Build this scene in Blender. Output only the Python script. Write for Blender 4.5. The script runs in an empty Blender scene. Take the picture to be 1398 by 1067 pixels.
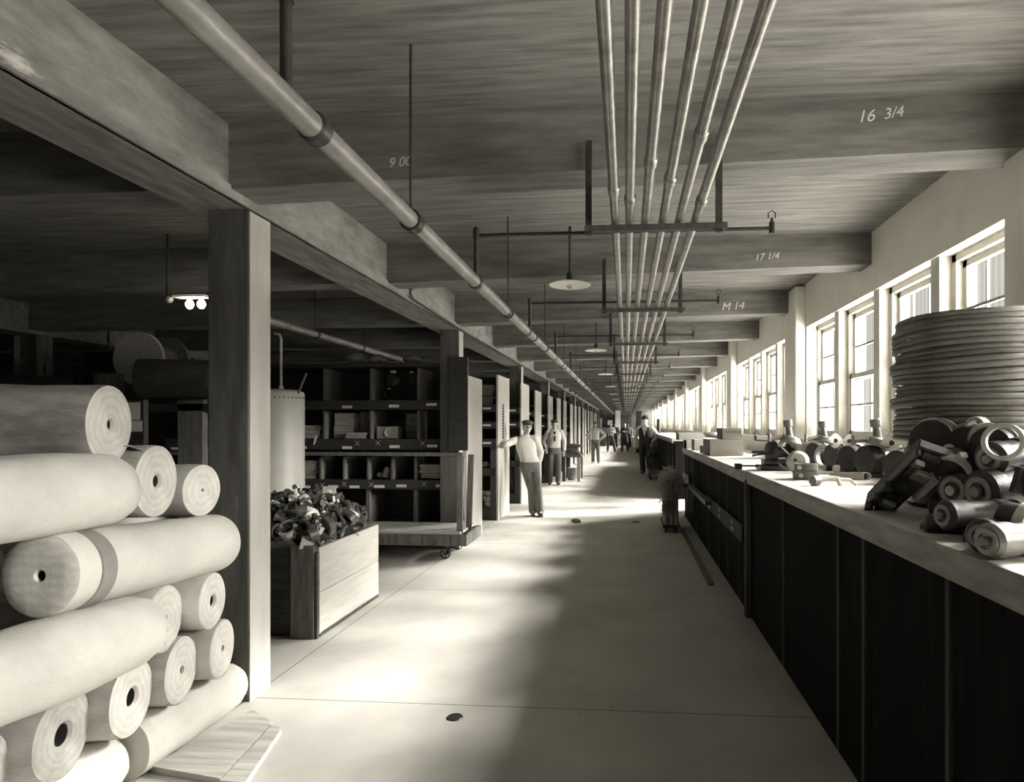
import bpy, bmesh, math, random
from mathutils import Vector, Matrix, noise
R = math.radians
random.seed(7)
sc = bpy.context.scene
col = sc.collection
# ------------------------------------------------------------------ camera
F, CX, HY, A, HC = 850.0, 787.0, 581.0, 0.08, 1.57
TH = math.atan(A)
cam_d = bpy.data.cameras.new('camera'); cam = bpy.data.objects.new('camera', cam_d); col.objects.link(cam)
cam_d.sensor_width = 36; cam_d.lens = F / 1398 * 36
cam_d.shift_x = (699 - CX) / 1398; cam_d.shift_y = (HY - 533.5) / 1398
cam.location = (0, 0, HC); cam.rotation_euler = (R(90), 0, TH)
cam_d.clip_start = 0.05; cam_d.clip_end = 200
sc.camera = cam
def T(x):                                   # X/Y of a photograph column
    u = (x - CX) / F
    return (u - A) / (1 + u * A)
def G(x, y, z=0.0):                         # where the sight line of a point meets the level z
    t = T(x); Y = F * (HC - z) / ((y - HY) * math.cos(TH) * (1 - A * t))
    return Vector((t * Y, Y, z))
def Z(y, X, Y):                             # level of a row at a plan position
    return HC - (y - HY) * math.cos(TH) * (Y - A * X) / F

def P3(px, py, Y): X = T(px) * Y; return Vector((X, Y, Z(py, X, Y)))
# ------------------------------------------------------------------ materials
MATS = {}
def mat(name, v, rough=.7, var=.25, scale=6, stretch=(1, 1, 1), bump=.15, metal=0.0, v2=None, patch=None, rings=0, spec=.4, det=6):
    if name in MATS: return MATS[name]
    m = bpy.data.materials.new(name); m.use_nodes = True
    nt = m.node_tree; N = nt.nodes; L = nt.links
    b = N['Principled BSDF']
    b.inputs['Roughness'].default_value = rough; b.inputs['Metallic'].default_value = metal
    b.inputs['Specular IOR Level'].default_value = spec
    def c(g): return (g, g * .968, g * .89, 1)
    tc = N.new('ShaderNodeTexCoord'); mp = N.new('ShaderNodeMapping'); mp.inputs['Scale'].default_value = stretch
    L.new(tc.outputs['Object'], mp.inputs[0])
    nz = N.new('ShaderNodeTexNoise'); nz.inputs['Scale'].default_value = scale; nz.inputs['Detail'].default_value = det; nz.inputs['Roughness'].default_value = .65
    L.new(mp.outputs[0], nz.inputs[0])
    cr = N.new('ShaderNodeValToRGB'); L.new(nz.outputs[0], cr.inputs[0])
    lo = v * (1 - var) if v2 is None else v2
    cr.color_ramp.elements[0].position = .34; cr.color_ramp.elements[0].color = c(lo)
    cr.color_ramp.elements[1].position = .66; cr.color_ramp.elements[1].color = c(min(.9, v * (1 + var * .5)))
    out = cr.outputs[0]
    if patch:                               # worn patches of another tone
        n2 = N.new('ShaderNodeTexNoise'); n2.inputs['Scale'].default_value = patch[1]; n2.inputs['Detail'].default_value = 8; n2.inputs['Roughness'].default_value = .7
        L.new(mp.outputs[0], n2.inputs[0])
        r2 = N.new('ShaderNodeValToRGB'); L.new(n2.outputs[0], r2.inputs[0])
        r2.color_ramp.elements[0].position = patch[2]; r2.color_ramp.elements[0].color = (0, 0, 0, 1)
        r2.color_ramp.elements[1].position = patch[2] + .09; r2.color_ramp.elements[1].color = (1, 1, 1, 1)
        mx = N.new('ShaderNodeMix'); mx.data_type = 'RGBA'
        L.new(r2.outputs[0], mx.inputs[0]); L.new(out, mx.inputs[6]); mx.inputs[7].default_value = c(patch[0]); out = mx.outputs[2]
    if rings:
        wv = N.new('ShaderNodeTexWave'); wv.wave_type = 'RINGS'; wv.rings_direction = 'X'; wv.inputs['Scale'].default_value = rings
        wv.inputs['Distortion'].default_value = 5; wv.inputs['Detail'].default_value = 2; wv.inputs['Detail Scale'].default_value = 1.5
        L.new(tc.outputs['Object'], wv.inputs[0])
        m3 = N.new('ShaderNodeMix'); m3.data_type = 'RGBA'; m3.blend_type = 'MULTIPLY'; m3.inputs[0].default_value = .12
        L.new(out, m3.inputs[6]); L.new(wv.outputs[0], m3.inputs[7]); out = m3.outputs[2]
    L.new(out, b.inputs['Base Color'])
    if bump:
        bp = N.new('ShaderNodeBump'); bp.inputs['Strength'].default_value = bump; bp.inputs['Distance'].default_value = .02
        L.new(nz.outputs[0], bp.inputs['Height']); L.new(bp.outputs[0], b.inputs['Normal'])
    MATS[name] = m; return m
M = dict(
    plaster=mat('whitewashed_plaster', .82, .85, .06, 5, bump=.1),
    ceiling=mat('board_marked_concrete', .20, .85, .45, 5, (.35, 4, 4), .25, patch=(.34, 2.2, .62)),
    beam=mat('painted_concrete_beam', .16, .85, .4, 5, (.4, 3, 3), .2, patch=(.30, 2.4, .66)),
    girder=mat('streaked_girder_paint', .24, .8, .4, 6, (3, .5, 1.5), .15, patch=(.6, 2.5, .64)),
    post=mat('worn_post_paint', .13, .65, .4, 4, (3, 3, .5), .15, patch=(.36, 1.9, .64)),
    postlit=mat('sunlit_post_face', .5, .7, .1, 4, (3, 3, .5), .08),
    panel=mat('pale_end_board', .5, .7, .1, 5, (4, 4, .4), .08, patch=(.45, 2, .66)),
    darkwood=mat('dark_painted_wood', .045, .6, .4, 6, (1, 4, 4), .1),
    cabwood=mat('shelf_wood', .16, .65, .4, 7, (5, 5, .6), .12),
    cabdark=mat('shelf_dark_paint', .05, .5, .3, 7, (.5, 4, 4), .08),
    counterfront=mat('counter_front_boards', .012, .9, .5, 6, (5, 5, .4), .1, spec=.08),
    batten=mat('counter_batten', .08, .8, .3, 6, (5, 5, .4), .1, spec=.15),
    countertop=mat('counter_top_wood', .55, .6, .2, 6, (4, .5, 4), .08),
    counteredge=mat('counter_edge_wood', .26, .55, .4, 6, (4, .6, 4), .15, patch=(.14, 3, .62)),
    crate=mat('pale_crate_wood', .5, .7, .14, 5, (6, .6, 6), .1),
    cratedark=mat('weathered_crate_wood', .17, .75, .5, 6, (5, 5, .5), .2, patch=(.06, 3, .6)),
    cratefront=mat('shaded_crate_board', .06, .7, .5, 6, (.6, 4, 4), .2),  # crate wood with the shade of its front put into the colour
    plank=mat('floor_plank_wood', .46, .7, .3, 5, (.4, 5, 5), .12, patch=(.3, 2, .63)),
    cloth=mat('pale_roll_wrapping', .52, .85, .12, 5, (1, 1, 1), .3),
    clothdim=mat('soiled_roll_wrapping', .40, .85, .3, 5, (.6, 2, 2), .35, patch=(.22, 3, .6)),
    clothgrey=mat('brown_roll_wrapping', .27, .8, .5, 5, (.5, 2, 2), .3, patch=(.12, 2.5, .62)),
    rollend=mat('wound_roll_end', .54, .85, .14, 9, (1, 1, 1), .25, rings=9),
    rollenddim=mat('brown_wound_roll_end', .34, .85, .25, 9, (1, 1, 1), .25, rings=11),
    band=mat('roll_band_paper', .22, .6, .2, 6, bump=.1),
    hole=mat('core_dark', .03, .9, .2, 6),
    pipe=mat('galvanised_pipe', .33, .35, .35, 14, (1, 1, 1), .1, metal=.75, patch=(.22, 5, .6)),
    pipemain=mat('main_pipe_paint', .26, .4, .35, 12, (1, .6, 1), .1, metal=.2, patch=(.2, 5, .6)),
    iron=mat('dark_iron', .06, .45, .4, 14, bump=.1, metal=.5),
    castdark=mat('dark_casting', .05, .4, .4, 14, bump=.15, metal=.35),
    castmid=mat('grey_casting', .22, .42, .35, 14, bump=.12, metal=.3),
    castpale=mat('bare_casting', .52, .42, .25, 16, bump=.1, metal=.2),
    scrap=mat('scrap_metal', .86, .5, .3, 12, bump=.1, metal=.05),
    scrapdark=mat('scrap_metal_dark', .12, .4, .4, 12, bump=.1, metal=.35),
    paper=mat('paper', .78, .8, .05, 10, bump=.02),
    books=mat('box_card', .40, .8, .2, 8, (1, 1, 6), .1),
    booksdim=mat('box_card_dim', .2, .8, .3, 8, (1, 1, 6), .1),
    tank=mat('tank_enamel', .5, .45, .08, 4, bump=.05),
    rubber=mat('dark_hose', .07, .45, .3, 10, bump=.1),
    coil=mat('coil_sheathing', .20, .6, .35, 10, bump=.1),
    shade=mat('white_reflector', .82, .4, .04, 5, bump=0),
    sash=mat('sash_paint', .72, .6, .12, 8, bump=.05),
    straw=mat('straw', .36, .9, .4, 14, bump=.2),
    skin=mat('skin', .50, .6, .08, 12, bump=.03),
    hair=mat('hair', .04, .7, .3, 30, bump=.2),
    shirt=mat('white_shirt', .62, .85, .08, 9, bump=.25),
    trousers=mat('grey_trousers', .17, .9, .25, 8, (2, 2, .6), bump=.3),
    darkcloth=mat('dark_cloth', .03, .85, .3, 8, bump=.25),
    overalls=mat('dark_overalls', .11, .9, .3, 8, bump=.25),
    felt=mat('felt_hat', .03, .8, .2, 12, bump=.1),
    capcloth=mat('cap_cloth', .10, .85, .3, 12, bump=.2),
    leather=mat('shoe_leather', .08, .45, .2, 12, bump=.1),
    chalk=mat('chalk', .62, .95, .1, 30, bump=0),
    brick=mat('far_wall_paint', .13, .85, .3, 4, bump=.1),
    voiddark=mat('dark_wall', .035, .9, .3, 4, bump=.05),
)
def floor_mat():
    m = bpy.data.materials.new('worn_concrete_floor'); m.use_nodes = True
    N = m.node_tree.nodes; L = m.node_tree.links; b = N['Principled BSDF']
    b.inputs['Roughness'].default_value = .72; b.inputs['Specular IOR Level'].default_value = .25
    tc = N.new('ShaderNodeTexCoord'); nz = N.new('ShaderNodeTexNoise'); nz.inputs['Scale'].default_value = 1.6; nz.inputs['Detail'].default_value = 10; nz.inputs['Roughness'].default_value = .62
    L.new(tc.outputs['Object'], nz.inputs[0])
    cr = N.new('ShaderNodeValToRGB'); L.new(nz.outputs[0], cr.inputs[0])
    cr.color_ramp.elements[0].position = .3; cr.color_ramp.elements[0].color = (.40, .387, .355, 1)
    cr.color_ramp.elements[1].position = .6; cr.color_ramp.elements[1].color = (.51, .493, .453, 1)
    # small dark oil specks
    n2 = N.new('ShaderNodeTexNoise'); n2.inputs['Scale'].default_value = 9; n2.inputs['Detail'].default_value = 4
    L.new(tc.outputs['Object'], n2.inputs[0])
    r2 = N.new('ShaderNodeValToRGB'); L.new(n2.outputs[0], r2.inputs[0])
    r2.color_ramp.elements[0].position = .70; r2.color_ramp.elements[0].color = (1, 1, 1, 1)
    r2.color_ramp.elements[1].position = .78; r2.color_ramp.elements[1].color = (.55, .55, .55, 1)
    mu = N.new('ShaderNodeMix'); mu.data_type = 'RGBA'; mu.blend_type = 'MULTIPLY'; mu.inputs[0].default_value = 1
    L.new(cr.outputs[0], mu.inputs[6]); L.new(r2.outputs[0], mu.inputs[7])
    sx = N.new('ShaderNodeSeparateXYZ'); L.new(tc.outputs['Object'], sx.inputs[0])
    prev = mu.outputs[2]
    def line(out, pos, w):
        nonlocal prev
        s = N.new('ShaderNodeMath'); s.operation = 'SUBTRACT'; L.new(out, s.inputs[0]); s.inputs[1].default_value = pos
        a = N.new('ShaderNodeMath'); a.operation = 'ABSOLUTE'; L.new(s.outputs[0], a.inputs[0])
        l = N.new('ShaderNodeMath'); l.operation = 'LESS_THAN'; L.new(a.outputs[0], l.inputs[0]); l.inputs[1].default_value = w
        x = N.new('ShaderNodeMix'); x.data_type = 'RGBA'; L.new(l.outputs[0], x.inputs[0]); L.new(prev, x.inputs[6]); x.inputs[7].default_value = (.16, .15, .13, 1)
        prev = x.outputs[2]
    for p, w in ((3.44, .004), (5.85, .003), (8.2, .006), (12.9, .006), (17.3, .01), (21.8, .01)): line(sx.outputs[1], p, w)
    line(sx.outputs[0], -2.17, .004)
    L.new(prev, b.inputs['Base Color'])
    bp = N.new('ShaderNodeBump'); bp.inputs['Strength'].default_value = .08; L.new(nz.outputs[0], bp.inputs['Height']); L.new(bp.outputs[0], b.inputs['Normal'])
    return m
M['floor'] = floor_mat()
def glass_mat():
    m = bpy.data.materials.new('ribbed_window_glass'); m.use_nodes = True
    N = m.node_tree.nodes; L = m.node_tree.links; N.remove(N['Principled BSDF'])
    tc = N.new('ShaderNodeTexCoord'); wv = N.new('ShaderNodeTexWave'); wv.bands_direction = 'Y'; wv.inputs['Scale'].default_value = 5.2; wv.inputs['Distortion'].default_value = .6
    L.new(tc.outputs['Object'], wv.inputs[0])
    cr = N.new('ShaderNodeValToRGB'); L.new(wv.outputs[0], cr.inputs[0])
    cr.color_ramp.elements[0].color = (.88, .87, .85, 1); cr.color_ramp.elements[1].color = (.96, .96, .95, 1)
    tr = N.new('ShaderNodeBsdfTransparent'); L.new(cr.outputs[0], tr.inputs[0])
    gl = N.new('ShaderNodeBsdfGlossy'); gl.inputs['Roughness'].default_value = .05
    mx = N.new('ShaderNodeMixShader'); mx.inputs[0].default_value = .05
    L.new(tr.outputs[0], mx.inputs[1]); L.new(gl.outputs[0], mx.inputs[2]); L.new(mx.outputs[0], N['Material Output'].inputs[0])
    return m
M['glass'] = glass_mat()
def clear_mat():
    m = bpy.data.materials.new('clear_globe_glass'); m.use_nodes = True
    N = m.node_tree.nodes; L = m.node_tree.links; N.remove(N['Principled BSDF'])
    tr = N.new('ShaderNodeBsdfTransparent'); tr.inputs[0].default_value = (.75, .74, .7, 1)
    gl = N.new('ShaderNodeBsdfGlossy'); gl.inputs['Roughness'].default_value = .06
    lw = N.new('ShaderNodeLayerWeight'); lw.inputs[0].default_value = .35
    mx = N.new('ShaderNodeMixShader'); L.new(lw.outputs[1], mx.inputs[0])
    L.new(tr.outputs[0], mx.inputs[1]); L.new(gl.outputs[0], mx.inputs[2]); L.new(mx.outputs[0], N['Material Output'].inputs[0])
    return m
M['globe'] = clear_mat()
def emit(name, s):
    m = bpy.data.materials.new(name); m.use_nodes = True
    b = m.node_tree.nodes['Principled BSDF']; b.inputs['Emission Color'].default_value = (1, .95, .82, 1); b.inputs['Emission Strength'].default_value = s
    return m
M['bulb'] = emit('lit_bulb_glass', 20)

# ------------------------------------------------------------------ mesh builder
def frame(d, up=Vector((0, 0, 1))):
    d = Vector(d).normalized()
    if abs(d.dot(up)) > .99: up = Vector((0, 1, 0))
    s = up.cross(d).normalized(); u = d.cross(s)
    return s, u, d
class MB:
    def __init__(s): s.v = []; s.f = []; s.sm = []
    def add(s, vs, fs, smooth=False, mtx=None):
        o = len(s.v)
        for p in vs:
            p = Vector(p); s.v.append(mtx @ p if mtx else p)
        for f in fs: s.f.append([i + o for i in f]); s.sm.append(smooth)
        return s
    def box(s, a, b, mtx=None, bev=0):
        x0, y0, z0 = [min(a[i], b[i]) for i in range(3)]; x1, y1, z1 = [max(a[i], b[i]) for i in range(3)]
        if bev > 0:
            bm = bmesh.new(); bmesh.ops.create_cube(bm, size=1)
            for v in bm.verts: v.co = Vector(((x0 + x1) / 2 + v.co.x * (x1 - x0), (y0 + y1) / 2 + v.co.y * (y1 - y0), (z0 + z1) / 2 + v.co.z * (z1 - z0)))
            bmesh.ops.bevel(bm, geom=bm.edges[:], offset=bev, segments=1, affect='EDGES')
            bm.verts.index_update()
            s.add([v.co.copy() for v in bm.verts], [[v.index for v in f.verts] for f in bm.faces], False, mtx); bm.free(); return s
        vs = [(x0, y0, z0), (x1, y0, z0), (x1, y1, z0), (x0, y1, z0), (x0, y0, z1), (x1, y0, z1), (x1, y1, z1), (x0, y1, z1)]
        return s.add(vs, [(0, 3, 2, 1), (4, 5, 6, 7), (0, 1, 5, 4), (1, 2, 6, 5), (2, 3, 7, 6), (3, 0, 4, 7)], False, mtx)
    def bar(s, p0, p1, w, h, up=Vector((0, 0, 1))):
        p0, p1 = Vector(p0), Vector(p1); sd, u, d = frame(p1 - p0, up); L = (p1 - p0).length
        m = Matrix((sd, u, d)).transposed().to_4x4(); m.translation = p0
        return s.box((-w / 2, -h / 2, 0), (w / 2, h / 2, L), m)
    def lathe(s, prof, org, axis=(0, 0, 1), n=24, smooth=True, a0=0, a1=2 * math.pi, jit=0, cap=True):
        sd, u, d = frame(axis); org = Vector(org); full = abs(a1 - a0 - 2 * math.pi) < 1e-6
        k = n if full else n + 1; vs = []; fs = []
        for (r, z) in prof:
            for i in range(k):
                a = a0 + (a1 - a0) * i / n
                rr = r
                if jit and r > 0.01: rr = r * (1 + jit * noise.noise(Vector((math.cos(a) * 1.6, math.sin(a) * 1.6, z * 3)) + org * 3))
                vs.append(org + sd * (rr * math.cos(a)) + u * (rr * math.sin(a)) + d * z)
        for j in range(len(prof) - 1):
            for i in range(n):
                i2 = (i + 1) % k
                fs.append((j * k + i, j * k + i2, (j + 1) * k + i2, (j + 1) * k + i))
        if cap and full:
            if prof[0][0] > 1e-5: fs.append([i for i in range(k)][::-1])
            if prof[-1][0] > 1e-5: fs.append([(len(prof) - 1) * k + i for i in range(k)])
        return s.add(vs, fs, smooth)
    def cyl(s, p0, p1, r, r1=None, n=16, smooth=True):
        p0, p1 = Vector(p0), Vector(p1); L = (p1 - p0).length
        return s.lathe([(r, 0), (r if r1 is None else r1, L)], p0, p1 - p0, n, smooth)
    def tube(s, pts, r, n=8, closed=False):
        pts = [Vector(p) for p in pts]; vs = []; fs = []; N = len(pts); ref = None
        for i, p in enumerate(pts):
            a = pts[(i - 1) % N] if (i > 0 or closed) else p; b = pts[(i + 1) % N] if (i < N - 1 or closed) else p
            sd, u, d = frame(b - a)
            if ref is not None:
                sd2 = (ref - d * ref.dot(d))
                if sd2.length > 1e-4: sd = sd2.normalized(); u = d.cross(sd)
            ref = sd
            rr = r[i] if isinstance(r, (list, tuple)) else r
            for k in range(n):
                t = 2 * math.pi * k / n; vs.append(p + sd * rr * math.cos(t) + u * rr * math.sin(t))
        for i in range(N if closed else N - 1):
            j = (i + 1) % N
            for k in range(n): fs.append((i * n + k, i * n + (k + 1) % n, j * n + (k + 1) % n, j * n + k))
        if not closed: fs.append(list(range(n))[::-1]); fs.append([(N - 1) * n + k for k in range(n)])
        return s.add(vs, fs, True)
    def ball(s, c, r, n=12, mtx=None):
        r = Vector(r) if hasattr(r, '__len__') else Vector((r, r, r)); c = Vector(c); vs = []; fs = []
        m = max(6, n // 2 + 2)
        for j in range(1, m):
            ph = math.pi * j / m
            for i in range(n):
                a = 2 * math.pi * i / n; p = Vector((r.x * math.sin(ph) * math.cos(a), r.y * math.sin(ph) * math.sin(a), -r.z * math.cos(ph)))
                vs.append(c + (mtx @ p if mtx else p))
        b0 = len(vs); p = Vector((0, 0, -r.z)); vs.append(c + (mtx @ p if mtx else p)); p = Vector((0, 0, r.z)); vs.append(c + (mtx @ p if mtx else p))
        for j in range(m - 2):
            for i in range(n): fs.append((j * n + i, j * n + (i + 1) % n, (j + 1) * n + (i + 1) % n, (j + 1) * n + i))
        for i in range(n): fs.append((b0, (i + 1) % n, i)); fs.append((b0 + 1, (m - 2) * n + i, (m - 2) * n + (i + 1) % n))
        return s.add(vs, fs, True)
    def prism(s, pts, mtx, d):               # outline (x,z) in the local plane, thickness d along local y
        n = len(pts); vs = [(p[0], 0, p[1]) for p in pts] + [(p[0], d, p[1]) for p in pts]
        fs = [list(range(n)), list(range(n, 2 * n))[::-1]] + [(i, i + n, (i + 1) % n + n, (i + 1) % n) for i in range(n)]
        return s.add(vs, fs, False, mtx)
    def ring(s, c, axis, ro, ri, w, n=24, a0=0, a1=2 * math.pi):
        full = abs(a1 - a0 - 2 * math.pi) < 1e-6
        s.lathe([(ri, 0), (ro, 0), (ro, w), (ri, w), (ri, 0)], c, axis, n, False, a0, a1, cap=False)
        if not full:
            sd, u, d = frame(axis)
            for a in (a0, a1):
                e = sd * math.cos(a) + u * math.sin(a); c2 = Vector(c)
                s.add([c2 + e * ri, c2 + e * ro, c2 + e * ro + d * w, c2 + e * ri + d * w], [(0, 1, 2, 3)])
        return s
    def build(s, name, m, parent=None, loc=None):
        me = bpy.data.meshes.new(name)
        if parent is not None: off = OFF.get(parent.name, Vector())
        elif loc is not None: off = Vector(loc)
        else:
            off = Vector(((min(v.x for v in s.v) + max(v.x for v in s.v)) / 2, (min(v.y for v in s.v) + max(v.y for v in s.v)) / 2, min(v.z for v in s.v)))
        me.from_pydata([v - off for v in s.v], [], s.f); me.validate()
        me.polygons.foreach_set('use_smooth', (s.sm + [False] * len(me.polygons))[:len(me.polygons)])
        bm = bmesh.new(); bm.from_mesh(me); bmesh.ops.recalc_face_normals(bm, faces=bm.faces[:]); bm.to_mesh(me); bm.free()
        me.materials.append(M[m] if isinstance(m, str) else m)
        if any(s.sm): me.set_sharp_from_angle(angle=R(38))
        o = bpy.data.objects.new(name, me); col.objects.link(o)
        if parent is None: o.location = off
        else: o.parent = parent
        OFF[o.name] = off
        return o
OFF = {}
def tag(o, label, cat, group=None, kind=None):
    if label: o['label'] = label
    if cat: o['category'] = cat
    if group: o['group'] = group
    if kind: o['kind'] = kind
    return o
def thing(name, label, cat, loc=(0, 0, 0), group=None):
    o = bpy.data.objects.new(name, None); col.objects.link(o); o.location = loc; o.empty_display_size = .1
    OFF[o.name] = Vector(loc); return tag(o, label, cat, group)
def struct(name, mb, m): return tag(mb.build(name, m, loc=(0, 0, 0)), None, None, kind='structure')
KIDS = {}
def dup(root, loc, rot=None, scale=None, label=None, group=None):
    r = root.copy(); col.objects.link(r); r.location = loc
    if rot is not None: r.rotation_euler = rot
    if scale is not None: r.scale = scale if hasattr(scale, '__len__') else (scale,) * 3
    if label: r['label'] = label
    if group: r['group'] = group
    for ch in list(root.children):
        c = ch.copy(); col.objects.link(c); c.parent = r
        for g in list(ch.children):
            d = g.copy(); col.objects.link(d); d.parent = c
    return r
def text(name, body, size, loc, rot, m, parent=None, ext=.0008, shear=0, bold=0):
    cu = bpy.data.curves.new(name, 'FONT'); cu.body = body; cu.size = size; cu.extrude = ext; cu.shear = shear; cu.offset = bold
    t = bpy.data.objects.new('tmp', cu); col.objects.link(t)
    dg = bpy.context.evaluated_depsgraph_get(); me = bpy.data.meshes.new_from_object(t.evaluated_get(dg)); bpy.data.objects.remove(t)
    me.materials.clear(); me.materials.append(M[m])
    o = bpy.data.objects.new(name, me); col.objects.link(o)
    off = OFF.get(parent.name, Vector()) if parent else Vector()
    o.location = Vector(loc) - off; o.rotation_euler = rot; o.parent = parent
    return o
ORD = ['nearest', 'second nearest', 'third nearest', 'fourth nearest', 'fifth nearest', 'sixth nearest']

# ------------------------------------------------------------------ the room
XW = 2.06            # face of the window wall
CEIL = HC + 1.63
YB, YE = -2.5, 49.0
XL = -13.5
struct('floor', MB().box((XL, YB, -.12), (XW + .35, YE, 0)), 'floor')
struct('ceiling', MB().box((XL, YB, CEIL), (XW + .35, YE, CEIL + .15)), 'ceiling')
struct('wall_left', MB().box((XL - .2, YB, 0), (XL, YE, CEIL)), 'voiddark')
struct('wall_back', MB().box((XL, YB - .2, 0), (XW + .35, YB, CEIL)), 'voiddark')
wf = struct('wall_far', MB().box((XL, YE, 0), (XW + .35, YE + .2, CEIL)), 'brick')
PY = [7.35 + 4.45 * k for k in range(-2, 10)]        # window piers
SILL, HEAD = 1.42, 2.70
w = MB()
w.box((XW, YB, 0), (XW + .3, 12.3, SILL)); w.box((XW, 14.25, 0), (XW + .3, YE, SILL))
w.box((XW, YB, HEAD), (XW + .3, YE, CEIL))
for y in PY: w.box((XW, y - .02, SILL), (XW + .3, y + .52, HEAD))
struct('wall_right', w, 'plaster')
ti = 1
for y in PY:
    m = MB().box((XW - .12, y, 0), (XW, y + .48, CEIL - .02), bev=.01); struct('trim_%d' % ti, m, 'plaster'); ti += 1
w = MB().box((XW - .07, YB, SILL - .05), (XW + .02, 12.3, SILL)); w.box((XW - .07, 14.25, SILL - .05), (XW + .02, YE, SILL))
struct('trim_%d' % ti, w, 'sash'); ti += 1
# girder over the post line, cross beams, posts
GZ = HC + 1.23
struct('trim_%d' % ti, MB().box((-2.49, YB, GZ), (-2.14, YE, CEIL)), 'girder'); ti += 1
struct('trim_%d' % ti, MB().box((-2.155, YB, GZ), (-2.125, YE, GZ + .07)), 'girder'); ti += 1
struct('trim_%d' % ti, MB().box((-8.3, YB, GZ), (-7.9, YE, CEIL)), 'beam'); ti += 1
BY = [3.2 + 2.225 * k for k in range(-2, 21)]
beams = []
for y in BY:
    m = MB(); zl, zr = HC + 1.28, HC + 1.36
    x0, x1 = -2.14, XW
    vs = [(x0, y, zl), (x1, y, zr), (x1, y + .25, zr), (x0, y + .25, zl), (x0, y, CEIL), (x1, y, CEIL), (x1, y + .25, CEIL), (x0, y + .25, CEIL)]
    m.add(vs, [(0, 3, 2, 1), (4, 5, 6, 7), (0, 1, 5, 4), (1, 2, 6, 5), (2, 3, 7, 6), (3, 0, 4, 7)])
    m.box((XL, y, zl), (-2.49, y + .25, CEIL))
    beams.append(struct('trim_%d' % ti, m, 'beam')); ti += 1
def chalk(body, x, z, k, size, rx=0):
    y = BY[k] - .002
    t = text('chalk_number', body, size, (x, y, z), (R(90), R(rx), 0), 'chalk', beams[k], .0005, .3); t['label'] = 'chalk number on the beam face'
XB = lambda px, Y: T(px) * Y
chalk('16', XB(1170, 3.2), Z(168, 1.1, 3.2), 2, .085, -4)
chalk('3/4', XB(1206, 3.2), Z(165, 1.1, 3.2), 2, .075, -8)
chalk('17 1/4', XB(1030, 5.42), Z(356, 1.0, 5.42), 3, .08, -4)
chalk('9 00', XB(530, 3.2), Z(224, -.7, 3.2), 2, .07, -4)
chalk('M 14', XB(985, 7.65), Z(424, 1.1, 7.65), 4, .13, -4)
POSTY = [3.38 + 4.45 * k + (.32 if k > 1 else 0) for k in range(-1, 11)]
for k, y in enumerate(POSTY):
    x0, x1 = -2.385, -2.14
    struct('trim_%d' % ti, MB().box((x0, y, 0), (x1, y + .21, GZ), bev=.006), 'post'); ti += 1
# aisle face of the posts: sunlight painted on as a pale sheet
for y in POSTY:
    struct('trim_%d' % ti, MB().box((-2.14, y + .004, 0), (-2.134, y + .206, GZ - .01)), 'postlit'); ti += 1
for (x, y) in [(-8.2, 7.8), (-11.5, 12.3), (-8.2, 12.3), (-8.2, 16.7), (-8.2, 3.4), (-8.2, 21.2)]:
    struct('trim_%d' % ti, MB().box((x, y, 0), (x + .26, y + .24, GZ if x > -9 else CEIL)), 'post'); ti += 1
# windows: four sash units between every two piers
def window(n, y0, y1, door=False):
    root = thing('window_%d' % n, None, None, (XW + .12, (y0 + y1) / 2, SILL)); root['kind'] = 'structure'
    z0 = SILL if not door else .08  # sill dropped in these units, added so sunlight reaches the counter gap
    f = MB(); X = XW + .1
    f.box((X, y0, z0), (X + .1, y0 + .05, HEAD)); f.box((X, y1 - .05, z0), (X + .1, y1, HEAD))
    f.box((X, y0, HEAD - .05), (X + .1, y1, HEAD)); f.box((X, y0, z0), (X + .1, y1, z0 + .05))
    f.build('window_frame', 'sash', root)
    zm = SILL + .62
    s = MB()
    a, b = y0 + .05, y1 - .05
    for (za, zb, xx) in ((z0 + .05 if not door else SILL, zm + .03, X + .01), (zm - .03, HEAD - .05, X + .045)):
        s.box((xx, a, za), (xx + .03, a + .045, zb)); s.box((xx, b - .045, za), (xx + .03, b, zb))
        s.box((xx, a, za), (xx + .03, b, za + .05)); s.box((xx, a, zb - .045), (xx + .03, b, zb))
        s.box((xx + .005, a, (za + zb) / 2 - .01), (xx + .02, b, (za + zb) / 2 + .01))
        for q in (1, 2): yy = a + (b - a) * q / 3; s.box((xx + .005, yy - .006, za), (xx + .02, yy + .006, zb))
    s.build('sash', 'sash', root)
    g = MB(); g.box((X + .05, a, z0 + .05), (X + .054, b, HEAD - .05)); g.build('pane', 'glass', root)
wn = 1
for i in range(len(PY) - 1):
    ys, ye = PY[i] + .50, PY[i + 1] - .0
    n = 4; st = (ye - ys) / n
    for k in range(n):
        a, b = ys + k * st + .06, ys + (k + 1) * st - .06
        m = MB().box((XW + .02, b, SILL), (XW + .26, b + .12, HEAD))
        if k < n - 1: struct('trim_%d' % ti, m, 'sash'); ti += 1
        window(wn, a, b, 12.2 < a < 13.6); wn += 1

# far end: doors, opening, lit pane
def fbox(x0, y0, x1, y1, Y, th, nm, m, structure=True, lab=None, cat=None):
    a = Vector((T(x0) * Y, Y, Z(y0, T(x0) * Y, Y))); b = Vector((T(x1) * Y, Y + th, max(0, Z(y1, T(x1) * Y, Y))))
    mb = MB().box(a, b)
    o = mb.build(nm, m)
    return tag(o, None, None, kind='structure') if structure else tag(o, lab, cat)
fbox(828, 568, 841, 608, 48.9, .08, 'door_1', 'voiddark')
fbox(847, 566, 862, 608, 48.9, .08, 'door_2', 'cabdark')
fbox(819, 571, 822, 583, 48.9, .06, 'window_90', 'plaster')
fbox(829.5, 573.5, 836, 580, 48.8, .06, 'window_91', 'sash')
fbox(840, 560, 847, 608, 48.85, .1, 'trim_%d' % ti, 'sash'); ti += 1

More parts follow.
